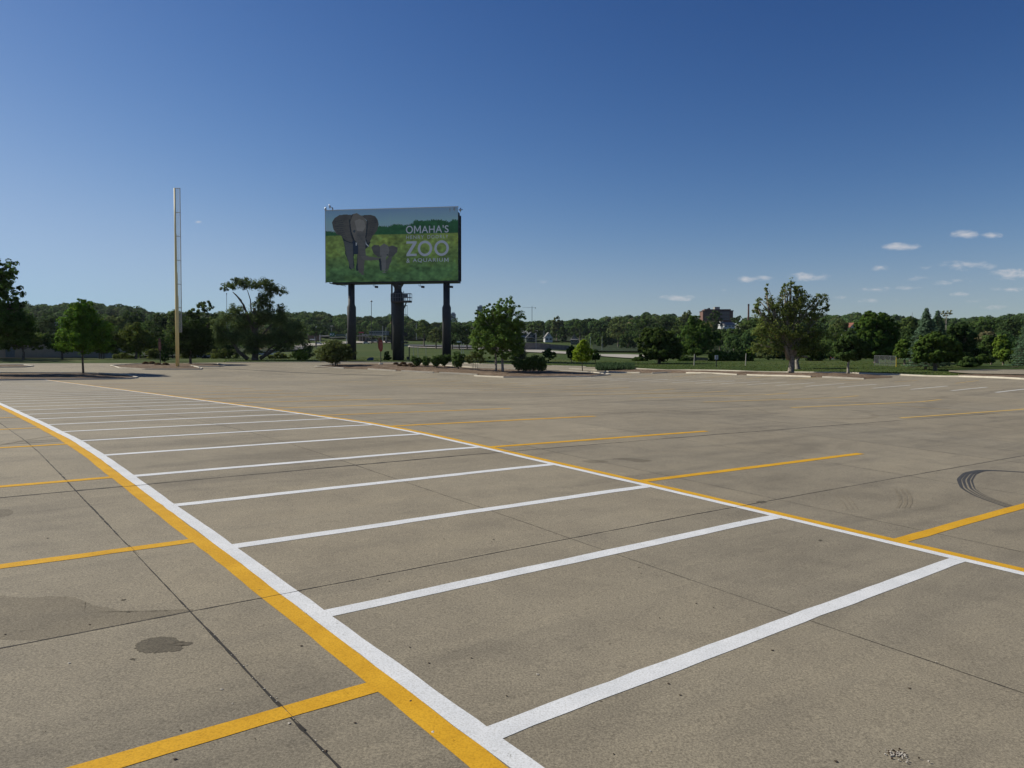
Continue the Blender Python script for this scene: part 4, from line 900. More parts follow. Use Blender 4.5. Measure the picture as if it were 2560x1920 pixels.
lettering('DOORLY', 1602, 1888, 510, 556, 1.25, .004, 'small white word DOORLY')
lettering('&', 1310, 1358, 814, 872, 1., .006, 'white ampersand')
lettering('AQUARIU', 1398, 1812, 814, 872, 1.16, .008, 'white letters AQUARIU'); letter_m(1832, 1890, 814, 870, 11, 'last letter M of AQUARIUM')
zo = MB()
def pz(*p): return [zloc(a, b) for a, b in p]
zo.prism(pz((1310,586),(1452,586),(1452,612),(1362,752),(1452,752),(1452,783),(1310,783),(1310,757),(1400,617),(1310,617)), -.045, -.03)
for c_ in (1567, 1795):
    n = 40; o1 = [zloc(c_+100*math.cos(a), 685+103*math.sin(a)) for a in np.linspace(0, 2*math.pi, n, endpoint=False)]; o2 = [zloc(c_+66*math.cos(a), 685+70*math.sin(a)) for a in np.linspace(0, 2*math.pi, n, endpoint=False)]
    zo.add([(p[0], -.045, p[1]) for p in o1]+[(p[0], -.045, p[1]) for p in o2], [(i, (i+1) % n, n+(i+1) % n, n+i) for i in range(n)])
zo.build('lettering', LETTER, bb)['label'] = 'large white word ZOO'
# panel box, rear frame
EDGEM = mat('white_trim', (.78,.80,.82), .5, (.7,.72,.74), 2.)
tr_ = MB(); tr_.box((xl-.04, .1, (zt+zb)/2), (.1, .3, FH+.1)); tr_.box(((xl+xr)/2, .1, zt+.06), (FW+.1, .34, .12)); tr_.build('trim', EDGEM, bb)
bk = MB(); bk.box(((xl+xr)/2, .16, (zt+zb)/2), (FW-.1, .26, FH-.04)); bk.box(((xl+xr)/2+.5, 1.3, zb-.12), (FW-1.2, 2.3, .30)); bk.build('backing_panel', DARKSTEEL, bb)
rf = MB(); dB = 2.35
rf.box(((xl+xr)/2+.3, dB, (zt-1.0+zb)/2), (FW-.5, .12, FH-1.1))
for zz in np.linspace(zb-.1, zt-1.1, 7): rf.box((xr-.15, dB/2+.15, zz), (.12, dB, .14)); rf.box((xl+.6, dB/2+.15, zz), (.12, dB, .14))
for a, b in zip(np.linspace(zb-.1, zt-1.1, 7)[:-1], np.linspace(zb-.1, zt-1.1, 7)[1:]): rf.bar((xr-.15, .3, a), (xr-.15, dB, b), .12); rf.bar((xr-.15, dB, a), (xr-.15, .3, b), .1)
for yy in (.4, 1.35): rf.box((xr-.14, yy, (zt-1+zb)/2), (.14, .16, FH-1.1))
rf.box((xr-.3, 1.3, zb+FH*.3), (.1, 1.7, FH*.5)); rf.box((xr-.2, 1.3, zb+FH*.78), (.08, 1.9, FH*.34)); rf.build('rear_frame', DARKSTEEL, bb)
def post(px, w0, w1, ystep, label=None):
    x, _ = bl(px, 760); _, zs = bl(px, ystep); m = MB(); r0_, r1_ = w0*sB/2, w1*sB/2
    m.tube([(x, 1.2, zb-.1), (x, 1.2, zs+.5), (x, 1.2, zs), (x, 1.2, -.3)], [r0_, r0_, r1_, r1_], 28); o = m.build('post', DARKSTEEL, bb, smooth=True)
    if label: o['label'] = label
    return x
post(872.8, 16.5, 22.5, 767); post(1112.5, 16.5, 22, 768)
xc, _ = bl(990, 760); m = MB(); z1 = bl(990, 718)[1]; z2 = bl(990, 727)[1]; z3 = bl(990, 734)[1]
m.tube([(xc,1.2,zb-.1), (xc,1.2,zb-.35), (xc,1.2,z1), (xc,1.2,z2), (xc,1.2,z3), (xc,1.2,-.3)], [16*sB, 15*sB, 9.2*sB, 9.2*sB, 14.2*sB, 14.2*sB], 32); o = m.build('post', DARKSTEEL, bb, smooth=True); o['label'] = 'thick centre post with narrow neck and flared head'
x_, _ = bl(974.3, 760); MB().box((x_, 1.3, (zb-.1)/2+.9), (.22, .3, zb-1.9)).build('conduit', DARKSTEEL, bb)
# access platform with rails, brace, caged ladder
zd = bl(1000, 754)[1]; zr = bl(1000, 735)[1]; xa, _ = bl(981, 755); xb, _ = bl(1029, 755)
m = MB(); m.box(((xa+xb)/2, -.35, zd-.05), (xb-xa, 1.1, .3)); m.build('deck', mat('rusty_steel', (.10,.085,.075), .8, (.06,.05,.045), 3.), bb)
m = MB()
for x in np.linspace(xa, xb, 9):
    for yy in (-.9, .2):
        if yy > 0 and x < xb-1.6: continue
        m.bar((x, yy, zd), (x, yy, zr), .07)
for z in (zr, (zd+zr)/2): m.bar((xa, -.9, z), (xb, -.9, z), .08); m.bar((xb, -.9, z), (xb, .2, z), .08); m.bar((xb-1.6, .2, z), (xb, .2, z), .08)
m.build('railing', STEEL if False else mat('grey_rail', (.16,.17,.18), .6), bb)
m = MB(); m.box((xb-1.0, -.5, zr-.35), (.9, .3, .55)); m.build('hatch', mat('grey_hatch', (.12,.14,.16), .6), bb)
za = bl(1000, 781)[1]; m = MB(); m.bar((xb-.9, -.2, zd-.2), (xc+1.0, .4, za), .22); m.build('brace', DARKSTEEL, bb)
lx = bl(1008.5, 800)[0]; zl0 = bl(1000, 896)[1]; zl1 = bl(1000, 728)[1]; m = MB()
for dx in (-.2, .25): m.bar((lx+dx, -.6, zl0), (lx+dx, -.6, zl1), .09)
for z in np.arange(zl0+.3, zl1, .42): m.bar((lx-.2, -.6, z), (lx+.25, -.6, z), .05)
for pz_ in ((1006, 796), (1006, 887), (1006, 767)): z = bl(*pz_)[1]; m.bar((xc+.8, 1.0, z), (lx, -.6, z), .07)
m.build('ladder', DARKSTEEL, bb)
m = MB(); zc0 = bl(1000, 857)[1]; zc1 = bl(1000, 765)[1]; cw = .42
for x in np.linspace(lx+.1, lx+.95, 4): m.bar((x, -1.1 if 0 else -.9, zc0), (x, -.9, zc1), .05)
for z in np.linspace(zc0, zc1, 5): m.tube([(lx+.55+cw*math.cos(a), -.8+.35*math.sin(a), z) for a in np.linspace(0, 6.283, 13)], .035, 4, False)
m.box((lx+.45, -.8, zc0), (1.05, .8, .22)); m.box((lx+.5, -.8, bl(1000, 836)[1]), (.8, .3, .55)); m.build('ladder_cage', DARKSTEEL, bb)
m = MB(); px_, _ = bl(1025.5, 880); m.box((px_, -.6, bl(1000, 884)[1]), (.14, .14, 2.3)); m.box((px_-.25, -.6, .35), (.35, .3, .5)); m.build('utility_box', DARKSTEEL, bb)
# floodlights below and small heads on the upper corners
LAMPM = mat('lamp_glass', (.45,.48,.50), .3, (.3,.32,.34), 3.)
for (px, hx) in ((934,946),(862,0),(996,1004),(1048,1061),(1120,1132)):
    x, z = bl(px, 715); m = MB(); top = zb-.1
    for dx in (0, .28): m.bar((x+dx, -.2, top), (x+dx, -.2, z), .06)
    if hx:
        x2, z2 = bl(hx, 719); m.bar((x, -.2, z), (x2, -1.0, z2+.1), .08); o = m.build('lamp_arm', DARKSTEEL, bb)
        h = MB(); h.box((x2, -1.05, z2), (.5, .4, .32), 0, .1); lh = h.build('lamp_head', DARKSTEEL, bb); MB().box((x2, -1.02, z2+.18), (.42, .34, .05), 0, .1).build('lamp_glass', LAMPM, lh)
    else:
        m.bar((x-.55, -.7, z+.1), (x+.3, -.2, z-.05), .08); m.build('lamp_arm', DARKSTEEL, bb)
for (px, py, til, sc) in ((814,522,.15,1.1),(824.5,516,-.4,1.0),(831,521,-.5,.8),(1125,523,.0,.6),(1136,521,.05,1.),(1151,524,.1,1.)):
    x, z = bl(px, py); m = MB(); sc *= .36
    m.tube([(x, 0, z-.45), (x, 0, z-.2)], .05, 6)
    m.tube([(x+math.sin(til)*a*sc, 0, z+a*sc) for a in (-.8, -.55, -.1, .5, .95)], [.12*sc, .42*sc, .5*sc, .34*sc, .1*sc], 10); o = m.build('floodlight', mat('aluminium', (.5,.52,.54), .35, (.42,.44,.46), 2., metal=.6), bb, smooth=True)
MB().box((xr+.35, .6, zt-.35), (.7, .12, .1)).build('bracket', DARKSTEEL, bb)

# ------------------------------------------------------------ foul pole
fp = G(444, 919); FD = fp[1]; f_ = empty('foul_pole', fp, 'tall pale yellow foul pole with narrow mesh screen on its right side', 'pole'); sF = S(FD)
POLEY = mat('pale_yellow_paint', (.88,.72,.34), .5, (.82,.66,.30), 1.)
zz = lambda y: float((at(444, y, FD)-fp)[2])
m = MB(); m.tube([(0,0,-.1),(0,0,zz(742)),(-.03,0,zz(740)),(-.03,0,zz(683)),(-.06,0,zz(681)),(-.06,0,zz(585)),(-.09,0,zz(583)),(-.09,0,zz(470))], [4.4*sF,4.1*sF,3.5*sF,3.3*sF,2.8*sF,2.5*sF,2.1*sF,1.9*sF], 20); m.build('pole', POLEY, f_, smooth=True)
m = MB(); xr_ = 11.6*sF; ys = [470.5, 531, 590.5, 650.7, 710.5, 769, 830]
m.bar((xr_, 0, zz(830)), (xr_, 0, zz(470)), .10)
for y in ys: m.bar((.0, 0, zz(y)), (xr_, 0, zz(y)), .09)
m.build('screen_frame', mat('screen_steel', (.42,.42,.38), .5, (.34,.34,.30), 2.), f_)
MESHM = bpy.data.materials.new('wire_mesh'); t_, n_, l_ = nt(MESHM); o_ = n_.new('ShaderNodeOutputMaterial'); b_ = n_.new('ShaderNodeBsdfPrincipled'); b_.inputs['Base Color'].default_value = (.80,.78,.68,1); b_.inputs['Roughness'].default_value = .5
tp = n_.new('ShaderNodeBsdfTransparent'); mx = n_.new('ShaderNodeMixShader'); mx.inputs[0].default_value = .22; l_.new(tp.outputs[0], mx.inputs[1]); l_.new(b_.outputs[0], mx.inputs[2]); l_.new(mx.outputs[0], o_.inputs[0])
m = MB(); m.box((xr_/2, 0, (zz(830)+zz(470))/2), (xr_-.05, .012, zz(470)-zz(830)-.05)); m.build('screen_mesh', MESHM, f_)
MB().box((-4.2*sF, -.02, zz(884)), (.12, .12, .14)).build('bolt_plate', DARKSTEEL, f_)

# ------------------------------------------------------------ signs, posts, poles
REDM = mat('faded_red', (.36,.075,.045), .6, (.26,.06,.04), 3.); REDL = mat('faded_letters', (.50,.22,.16), .7, (.42,.18,.13), 3.); BROWN = mat('brown_sign', (.16,.085,.06), .7, (.12,.07,.05), 3.)
def redsign(px, py, ytop, ybot, w, label, rz, hasbase, panel):
    p = G(px, py); D = p[1]; s = S(D); r = empty('banner_sign', p, label, 'sign', rz=rz); H = float((at(px, ytop, D)-p)[2]); Hb = float((at(px, ybot, D)-p)[2])
    MB().tube([(0,0,0), (0,0,H)], .06, 8).build('post', DARKSTEEL, r)
    n = 20; ww = w*s/2; hh = (H-Hb)/2; zc_ = (H+Hb)/2
    out = [(ww*math.copysign(abs(math.cos(a))**.6, math.cos(a)), zc_+hh*math.copysign(abs(math.sin(a))**.8, math.sin(a))) for a in np.linspace(0, 2*math.pi, n, endpoint=False)]
    pm = MB().prism(out, -.10, -.07).build('panel', REDM if panel else BROWN, r)
    lt = MB()
    for k in range(6):
        z = zc_+hh*(.55-k*.22); lt.box((ww*.05*(k % 2), -.115, z), (ww*(1.1-.12*(k % 3)), .01, hh*.09))
    lt.build('lettering', REDL, pm)
    MB().prism([(a*.85-.15, b+.35) for a, b in out], .08, .11).build('rear_panel', BROWN, r)
    if hasbase: MB().tube([(0,0,-.05), (0,0,.35), (0,0,.4)], [.34, .3, .2], 12).build('base', KERB, r)
redsign(952, 914, 850, 879, 10, 'faded red oval banner sign on black post with concrete base', .5, True, True)
redsign(401, 912, 851, 878, 9, 'faded brownish red banner sign on post left of the yellow pole', -.2, False, False)
POSTM = mat('weathered_white_post', (.46,.44,.38), .8, (.36,.34,.29), 4.)
def pole(name, px, y0, y1, w, label, cat, m=None, D=None, head=None, tilt=0., group=None):
    if D is None: p = G(px, y0); D = p[1]
    else: q = at(px, y0, D); p = q
    r = empty(name, p, label, cat, group); H = float((at(px, y1, D)-at(px, y0, D))[2]); s = S(D); w *= s
    pa = MB().tube([(0,0,-.3), (tilt*H, 0, H)], [w/2, w*.36], 8).build('pole' if name != 'marker_post' else 'post', m or STEEL, r)
    if name == 'marker_post': MB().tube([(tilt*H,0,H), (tilt*H,0,H+.05)], [w*.42, w*.2], 8).build('cap', POSTM, r)
    if head == 'cobra':
        MB().tube([(0,0,H-.1), (-.25*H*.3,0,H+.1), (-.5*H*.3,0,H)], .06*D/130, 5).build('arm', m or STEEL, r); MB().box((-.55*H*.3,0,H-.05), (1.0*D/130*.6, .3, .22*D/130)).build('lamp_head', EDGEM, r)
    if head == 'mast':
        MB().tube([(0,0,H-.3*s*8), (0,0,H)], [1.2*s*3, .6*s*3], 10).build('lamp_ring', DARKSTEEL, r)
        MB().tube([(0,0,H), (0,0,H+2*s)], [1.6*s, .5*s], 8).build('lamp_cap', EDGEM, r)
    if head == 'top': MB().tube([(0,0,H-.02*H), (0,0,H)], w*.9, 6).build('cap', m or STEEL, r)
    return r
pole('marker_post', 1735, 913.5, 886, 2.6, 'slim pale marker post in front of the airy tree', 'post', POSTM, tilt=.04)
pole('marker_post', 1863.5, 914, 884.5, 2.6, 'slim pale marker post between white sign and thick trunk', 'post', POSTM, tilt=.05)
# small white notice
p = G(1791, 917); r = empty('notice_sign', p, 'small white notice with red print on a dark post', 'sign'); s = S(p[1]); H = float((at(1791, 888, p[1])-p)[2]); Hb = float((at(1791, 898.5, p[1])-p)[2])
MB().box((0,.03,H/2-.1), (.10,.06,H)).build('post', DARKSTEEL, r); pn = MB().box((0,-.02,(H+Hb)/2), (8*s,.03,H-Hb)).build('panel', EDGEM, r)
m = MB(); [m.box((0,-.042,(H+Hb)/2+k*.09), (4*s,.01,.05)) for k in (-2,-1,0,1,2)]; m.build('lettering', REDM, pn)
WOODP = mat('pole_wood', (.22,.19,.15), .8, (.15,.13,.1), 2.)
pole('light_pole', 568, 880, 733, 1.5, 'tall thin pole rising through the left side of the old elm', 'pole', STEEL, D=170, head='top')
pole('light_pole', 383, 890, 846, 1.2, 'thin grey pole left of the faded brown banner sign', 'pole', STEEL, D=200)
pole('light_pole', 526, 882, 852, 1.6, 'pale short pole on the left of two beside the elm', 'pole', STEEL, D=220, group='paired poles by the elm'); pole('light_pole', 533, 882, 855, 1.2, 'thinner short pole on the right of two beside the elm', 'pole', STEEL, D=230, group='paired poles by the elm')
pole('high_mast_light', 929, 862, 752, 1.7, 'tall high-mast light with ring head between left and centre posts', 'street light', DARKSTEEL, D=560, head='mast')
pole('utility_pole', 1330, 0, 0, 1, 'x', 'pole') if False else None
for i, (px, y0, y1, w, D, hd, lab) in enumerate([(1034,905,864,1.1,150,None,'leftmost thin pale pole on the lawn right of the ladder'),(1045,905,862,1.3,150,None,'second thin pale pole on the lawn right of the ladder'),(1065,905,856,1.1,160,None,'third thin pale pole on the lawn, left of right billboard post'),
      (1154,900,854,1.5,160,'cobra','street light with curved head on the lawn left of the twin-trunk tree'),(1158.5,900,858,1.1,165,None,'thin pale pole touching the curved street light'),(1168,862,824,1.3,420,'cobra','distant street light above the curved one'),
      (957,857,815,1.6,560,None,'signal pole right of the red banner sign'),(965,857,818,1.2,580,None,'short signal pole left of the centre post'),(1041,848,808,1.3,500,None,'pale pole right of the ladder cage'),
      (800,860,817,1.4,520,'cobra','slim street light left of the green road sign'),(787,852,833,1.8,560,None,'stubby pale pole by the white car on the left'),
      (1340,875,832,1.3,330,None,'pale utility pole before the dark gabled house'),(1476,888,842,1.2,380,None,'thin pole above the lime green tree'),(1505,888,840,1.2,330,None,'thin pale pole right of the lime green tree'),(1713,895,872,1.3,220,None,'thin grey pole beside the low round dark tree'),
      (1360,846,826,1.2,560,None,'thin pole left of the small white house'),(1956,908,880,1.1,150,None,'thin dark post left of the thick trunk'),(690,868,850,1.2,320,None,'short pole above the elm right limb'),(2280,815,781,1.4,640,None,'thin radio mast on the skyline left of blue spruces')]):
    pole('street_light' if hd else 'slim_pole', px, y0, y1, w, lab, 'street light' if hd else 'pole', STEEL, D=D, head=hd)
# chain-link fence with a yellow end post
pts = [G(2186, 914), G(2212, 915), G(2240, 916.5)]; r = empty('chain_link_fence', pts[0], 'grey chain-link fence right of the big maple trunk', 'fence'); o0 = pts[0]
FM = bpy.data.materials.new('chain_link'); t_, n_, l_ = nt(FM); o_ = n_.new('ShaderNodeOutputMaterial'); b_ = n_.new('ShaderNodeBsdfPrincipled'); b_.inputs['Base Color'].default_value = (.26,.28,.29,1); tp = n_.new('ShaderNodeBsdfTransparent'); mx = n_.new('ShaderNodeMixShader'); mx.inputs[0].default_value = .07; l_.new(tp.outputs[0], mx.inputs[1]); l_.new(b_.outputs[0], mx.inputs[2]); l_.new(mx.outputs[0], o_.inputs[0])
FST = mat('dull_fence_steel', (.17,.18,.185), .6)
for k in range(5):
    t = k/4; a = pts[0]*(1-t)+pts[2]*t-o0; MB().tube([a, a+np.array([0,0,1.35])], .03, 6).build('post', FST, r)
a, b = pts[0]-o0, pts[2]-o0; MB().bar(a+np.array([0,0,1.35]), b+np.array([0,0,1.35]), .04).build('rail', FST, r)
MB().add([a+np.array([0,.01,.05]), b+np.array([0,.01,.05]), b+np.array([0,.01,1.33]), a+np.array([0,.01,1.33]), a+np.array([0,.02,.05]), b+np.array([0,.02,.05]), b+np.array([0,.02,1.33]), a+np.array([0,.02,1.33])], [(0,1,2,3),(7,6,5,4),(0,4,5,1),(3,2,6,7)]).build('mesh_panel', FM, r)
pole('bollard', 2240.5, 917, 893, 2.2, 'slim yellow post at the right end of the chain-link fence', 'post', mat('yellow_post', (.6,.45,.03), .5))
# blue dome tent/container on the lawn
p = at(926, 900, 131); p[2] = float(terrain(p[0], 131)); r = empty('storage_container', p, 'small blue slope-ended container on the lawn left of the red banner sign', 'container'); BLUEM = mat('blue_plastic', (.02,.06,.16), .4, (.015,.045,.12), 2.)
MB().prism([(-.5,0),(.5,0),(.5,.48),(-.05,.48),(-.5,.18)], -.35, .35).build('body', BLUEM, r); MB().prism([(-.52,.17),(-.06,.5),(.53,.5),(.53,.54),(-.08,.54),(-.56,.2)], -.38, .38).build('lid', BLUEM, r)

# ------------------------------------------------------------ buildings
WIN = mat('window_glass', (.05,.065,.08), .2, (.035,.045,.06), 1.); ROOFG = mat('grey_shingle', (.19,.19,.195), .9, (.14,.14,.145), 2.); ROOFR = mat('red_shingle', (.25,.10,.065), .9, (.18,.075,.05), 2.); WALLW = mat('white_siding', (.50,.52,.54), .7, (.42,.44,.46), 2.)
DKGR = mat('dark_green_siding', (.045,.065,.055), .8, (.035,.05,.045), 2.); TAN = mat('tan_wall', (.30,.28,.24), .85, (.24,.225,.2), .8); BRICK = mat('red_brick', (.17,.09,.07), .9, (.12,.065,.05), 2.)
def gable(name, label, px, yb, D, w, h, hr, wallm, roofm, rz=0., depth=None, gfront=True, porch=False, wins=2, chim=False):
    """w,h,hr in photo px"""
    p = at(px, yb, D); s = S(D); W, H, HR = w*s, h*s, hr*s; dp = depth*s if depth else W*1.3; r = empty(name, p, label, 'house', rz=rz)
    MB().prism([(-W/2,-3),(W/2,-3),(W/2,H),(0,H+HR*.98),(-W/2,H)] if gfront else [(-W/2,-3),(W/2,-3),(W/2,H),(-W/2,H)], 0, dp).build('wall', wallm, r)
    e = .06*W; t = .25
    if gfront: rf_ = MB().prism([(-W/2-e,H-HR*2*e/W),(0,H+HR),(W/2+e,H-HR*2*e/W),(W/2+e,H-HR*2*e/W+t),(0,H+HR+t*1.3),(-W/2-e,H-HR*2*e/W+t)], -.5, dp+.5)
    else:
        rf_ = MB().add([(-W/2-e,-e,H),(W/2+e,-e,H),(W/2+e,dp+e,H),(-W/2-e,dp+e,H),(-W/2-e,dp/2,H+HR),(W/2+e,dp/2,H+HR)], [(0,1,5,4),(2,3,4,5),(0,4,3),(1,2,5),(3,2,1,0)])
    ro = rf_.build('roof', roofm, r)
    if chim: MB().box((W*.1,dp*.5,H+HR+.6), (1.1,1.1,2.6)).build('chimney', WALLW, ro)
    for k in range(wins):
        x = -W/2+(k+.5)*W/wins; ww = W/wins*.62
        f = MB().box((x,-.04,H*.5), (ww+.3,.08,H*.5+.3)).build('window', WALLW, r); MB().box((x,-.10,H*.5), (ww,.06,H*.5)).build('pane', WIN, f)
    if gfront: f = MB().box((0,-.04,H+HR*.35), (W*.16,.08,HR*.32)).build('window', WALLW, r); MB().box((0,-.10,H+HR*.35), (W*.12,.06,HR*.26)).build('pane', WIN, f)
    if porch:
        MB().add([(-W*.56,-2.2,H*.98),(W*.56,-2.2,H*.98),(W*.5,0,H*1.3),(-W*.5,0,H*1.3),(-W*.56,-2.2,H*.9),(W*.56,-2.2,H*.9)], [(0,1,2,3),(4,5,1,0)]).build('porch_roof', roofm, r)
        for x in (-.52,-.17,.17,.52): MB().box((x*W,-2.0,H*.45), (.3,.3,H*.9)).build('porch_post', wallm, r)
    return r
gable('house', 'dark green gabled house above the stone wall', 1328, 853, 600, 24, 9, 13, DKGR, mat('dark_shingle', (.055,.065,.075), .9), .1, porch=True)
gable('house', 'long pale roofed white house behind the dark gabled one', 1322, 842, 680, 40, 8, 9, WALLW, mat('pale_shingle', (.33,.34,.35), .9), 0, 20, gfront=False, chim=True)
gable('house', 'small white gabled house with a row of porch windows', 1372, 852.5, 600, 19, 9, 12, WALLW, ROOFG, .12, wins=2)
gable('house', 'grey-green gabled house half hidden right of the white one', 1436, 858, 560, 18, 9, 12, mat('grey_green_siding', (.10,.12,.11), .8), ROOFG, -.05, porch=True)
gable('house', 'white walled house with wide grey roof below the brick flats', 1824, 818, 555, 28, 5, 8, WALLW, ROOFG, .15, 24, gfront=False, wins=3)
gable('house', 'small white gable below the left part of the brick flats', 1806, 812, 580, 12, 4, 5, WALLW, ROOFG, .1)
gable('house', 'dark house half hidden left of the tan flowering tree', 1758, 815, 560, 16, 8, 5, mat('dark_siding', (.05,.055,.06), .8), mat('black_shingle', (.04,.04,.045), .9), 0, gfront=False)
gable('house', 'grey roofed house among trees left of the thick-trunked tree', 1868, 822, 500, 34, 6, 6, mat('dull_siding', (.22,.22,.2), .8), ROOFG, 0, gfront=False)
gable('house', 'white gabled house with red-brown roof left of the big maple', 2134, 826, 470, 30, 8, 10, WALLW, ROOFR, .55, 40, wins=2)
gable('garage', 'dark flat garage joined to the left of the red-roofed house', 2112, 827, 480, 18, 8, 3, mat('garage_dark', (.05,.055,.07), .8), ROOFG, 0, gfront=False, wins=1)
gable('house', 'pale corner of a house in trees left of the thick dark maple at far left', 140, 818, 420, 14, 14, 8, mat('mauve_siding', (.22,.22,.26), .8), ROOFG, 0)
# brick flats
D = 720; s = S(D); p = at(1795, 815, D); r = empty('apartment_block', p, 'dark red brick flats with stepped flat roof on the hill', 'building', rz=-.05)
def bxs(m_, x0, x1, y0, y1, d0, d1): m_.box((((x0+x1)/2-1795)*s, (d0+d1)/2, (815-(y0+y1)/2)*s), ((x1-x0)*s, d1-d0, (y1-y0)*s)); return m_
w_ = MB(); bxs(w_, 1757.5, 1832, 777, 822, 0, 16); bxs(w_, 1762, 1827, 773, 777.2, 1, 14); w_.build('wall', BRICK, r)
bxs(MB(), 1756.8, 1833, 776.2, 778.4, -.3, 16.3).build('parapet', mat('dark_coping', (.05,.035,.035), .8), r)
bxs(MB(), 1789, 1801.5, 766.5, 773, 4, 11).build('roof_house', mat('pale_panel', (.30,.30,.27), .8), r); bxs(MB(), 1772.5, 1777, 769.5, 773, 3, 8).build('roof_vent', DARKSTEEL, r)
for k in range(9): bxs(MB(), 1762+k*1.2, 1762.6+k*1.2, 772, 773, 2, 3).build('roof_vent', DARKSTEEL, r)
for row in range(6):
    for c in range(4):
        x0 = 1801+c*5.7; y0 = 779.5+row*3.6; f = bxs(MB(), x0, x0+4.6, y0, y0+2.1, -.15, 0).build('window', mat('pale_window', (.30,.29,.28), .6) if (row, c) == (0, 0) else bpy.data.materials['pale_window'], r); bxs(MB(), x0+1.7, x0+2.9, y0+.3, y0+1.8, -.25, -.16).build('pane', WIN, f)
    for c in range(4):
        x0 = 1761+c*4.4; y0 = 779.8+row*3.6; bxs(MB(), x0, x0+1.5, y0, y0+1.9, -.12, 0).build('window', WIN, r)
p = at(1871, 812, 740); r = empty('brick_chimney', p, 'tall brick chimney on the skyline right of the brick flats', 'chimney'); H = (812-761)*S(740)
MB().tube([(0,0,0), (0,0,H)], [2.6*S(740), 1.9*S(740)], 12).build('stack', BRICK, r); MB().tube([(0,0,H-1.6), (0,0,H+.3)], 2.2*S(740), 12).build('cap', mat('soot', (.06,.05,.05), .9), r)
GLASSB = mat('blue_grey_facade', (.20,.25,.31), .5, (.16,.2,.26), .05)
for (x0, x1, y0, D, lab, st) in ((1193.5,1207,766,1500,'blue-grey office tower top behind the twin-trunk tree',True),(1124,1138,784,1500,'grey office block top on the skyline right of the right billboard post',False)):
    s = S(D); p = at((x0+x1)/2, 830, D); r = empty('office_tower', p, lab, 'building'); W = (x1-x0)*s; H = (830-y0)*s
    MB().box((0,10,H/2), (W,20,H)).build('wall', GLASSB, r); MB().box((W*.1,10,H+1.2), (W*.5,10,2.4)).build('roof_house', GLASSB, r)
    if st: MB().box((-W*.3,10,H*.42), (W*.6,22,H*.84)).build('lower_wing', GLASSB, r)
    for k in range(5): MB().box((0,-.1,H-3-k*5), (W*.92,.2,1.3)).build('window_band', WIN, r)
D = 1300; s = S(D); p = at(1330, 830, D); r = empty('tower_crane', p, 'thin tower crane on the skyline above the far houses', 'crane'); CRM = mat('crane_grey', (.30,.33,.36), .6)
H = (830-769)*s
MB().box((0,0,H/2), (1.2*s,1.2*s,H)).build('mast', CRM, r); MB().tube([(-24*s,0,H+.5*s),(0,0,H-.3*s),(9*s,0,H-.4*s)], [.25*s,.35*s,.3*s], 4).build('jib', CRM, r); MB().box((8.5*s,0,H-1.2*s), (2.2*s,2*s,2*s)).build('counterweight', DARKSTEEL, r); MB().box((0,0,H+2.3*s), (.8*s,.8*s,4.5*s)).build('apex', CRM, r)
# long pale low building far left
p = at(100, 893.5, 158); s = S(158); r = empty('low_building', p, 'long low pale walled building behind the left trees', 'building')
MB().box((0,4,1.25), (330*s,8,2.9)).build('wall', TAN, r); MB().box((0,4,2.85), (334*s,8.6,.3)).build('roof', ROOFG, r); d_ = MB().box(((26-100)*s,-.05,.95), (22*s,.1,1.9)).build('door', mat('blue_grey_door', (.12,.16,.20), .6), r); MB().box(((34-100)*s,-.13,.9), (.1,.06,.1)).build('handle', STEEL, d_)
# stone retaining wall
def wallstrip(name, label, top, bot, D, m, cat='wall'):
    P = []; x = np.linspace(top[0][0], top[-1][0], 14); a = np.interp(x, *np.array(top, float).T); b = np.interp(x, *np.array(bot, float).T)
    V_ = []; o0 = at(x[0], b[0], D)
    for xx, t, bb_ in zip(x, a, b): V_ += [at(xx, bb_+3, D)-o0, at(xx, t, D)-o0, at(xx, t, D)-o0+np.array([0,1.2,0]), at(xx, bb_+3, D)-o0+np.array([0,1.2,0])]
    f = [(i*4+j, (i+1)*4+j, (i+1)*4+(j+1) % 4, i*4+(j+1) % 4) for i in range(13) for j in range(4)]+[(0,1,2,3),(55,54,53,52)]
    o = MB().add(V_, f).build(name, m, None); o.location = tuple(map(float, o0)); return tag(o, label, cat)
STONE = mat('rubble_stone', (.22,.195,.18), .9, (.11,.10,.095), .9, .8, 3.)
wallstrip('stone_wall', 'grey stone retaining wall below the three small houses', [(1308,856),(1350,857),(1380,861),(1425,864)], [(1308,872),(1350,873),(1380,871),(1425,873)], 330, STONE)
wallstrip('stone_wall', 'grey rubble bank between the low dark tree and white notice', [(1700,894),(1740,893),(1770,895)], [(1700,905),(1740,905),(1790,905)], 148, STONE)
wallstrip('road_barrier', 'pale concrete barrier along the light road right of lime tree', [(1493,888.5),(1600,896.5)], [(1493,891.5),(1600,899.5)], 190, mat('barrier_concrete', (.46,.44,.38), .8))
wallstrip('road_kerb_wall', 'low pale concrete ledge right of the ladder on the lawn', [(1008,861),(1075,862)], [(1008,863),(1075,864)], 480, mat('ledge_concrete', (.40,.39,.34), .8))
wallstrip('bridge', 'dark low road bridge with pale edge behind the old elm', [(668,880),(700,878),(750,873)], [(668,886),(700,884),(750,879)], 300, mat('bridge_dark', (.07,.065,.06), .9), 'bridge')  # one dark brown-grey tone over the whole bridge strip
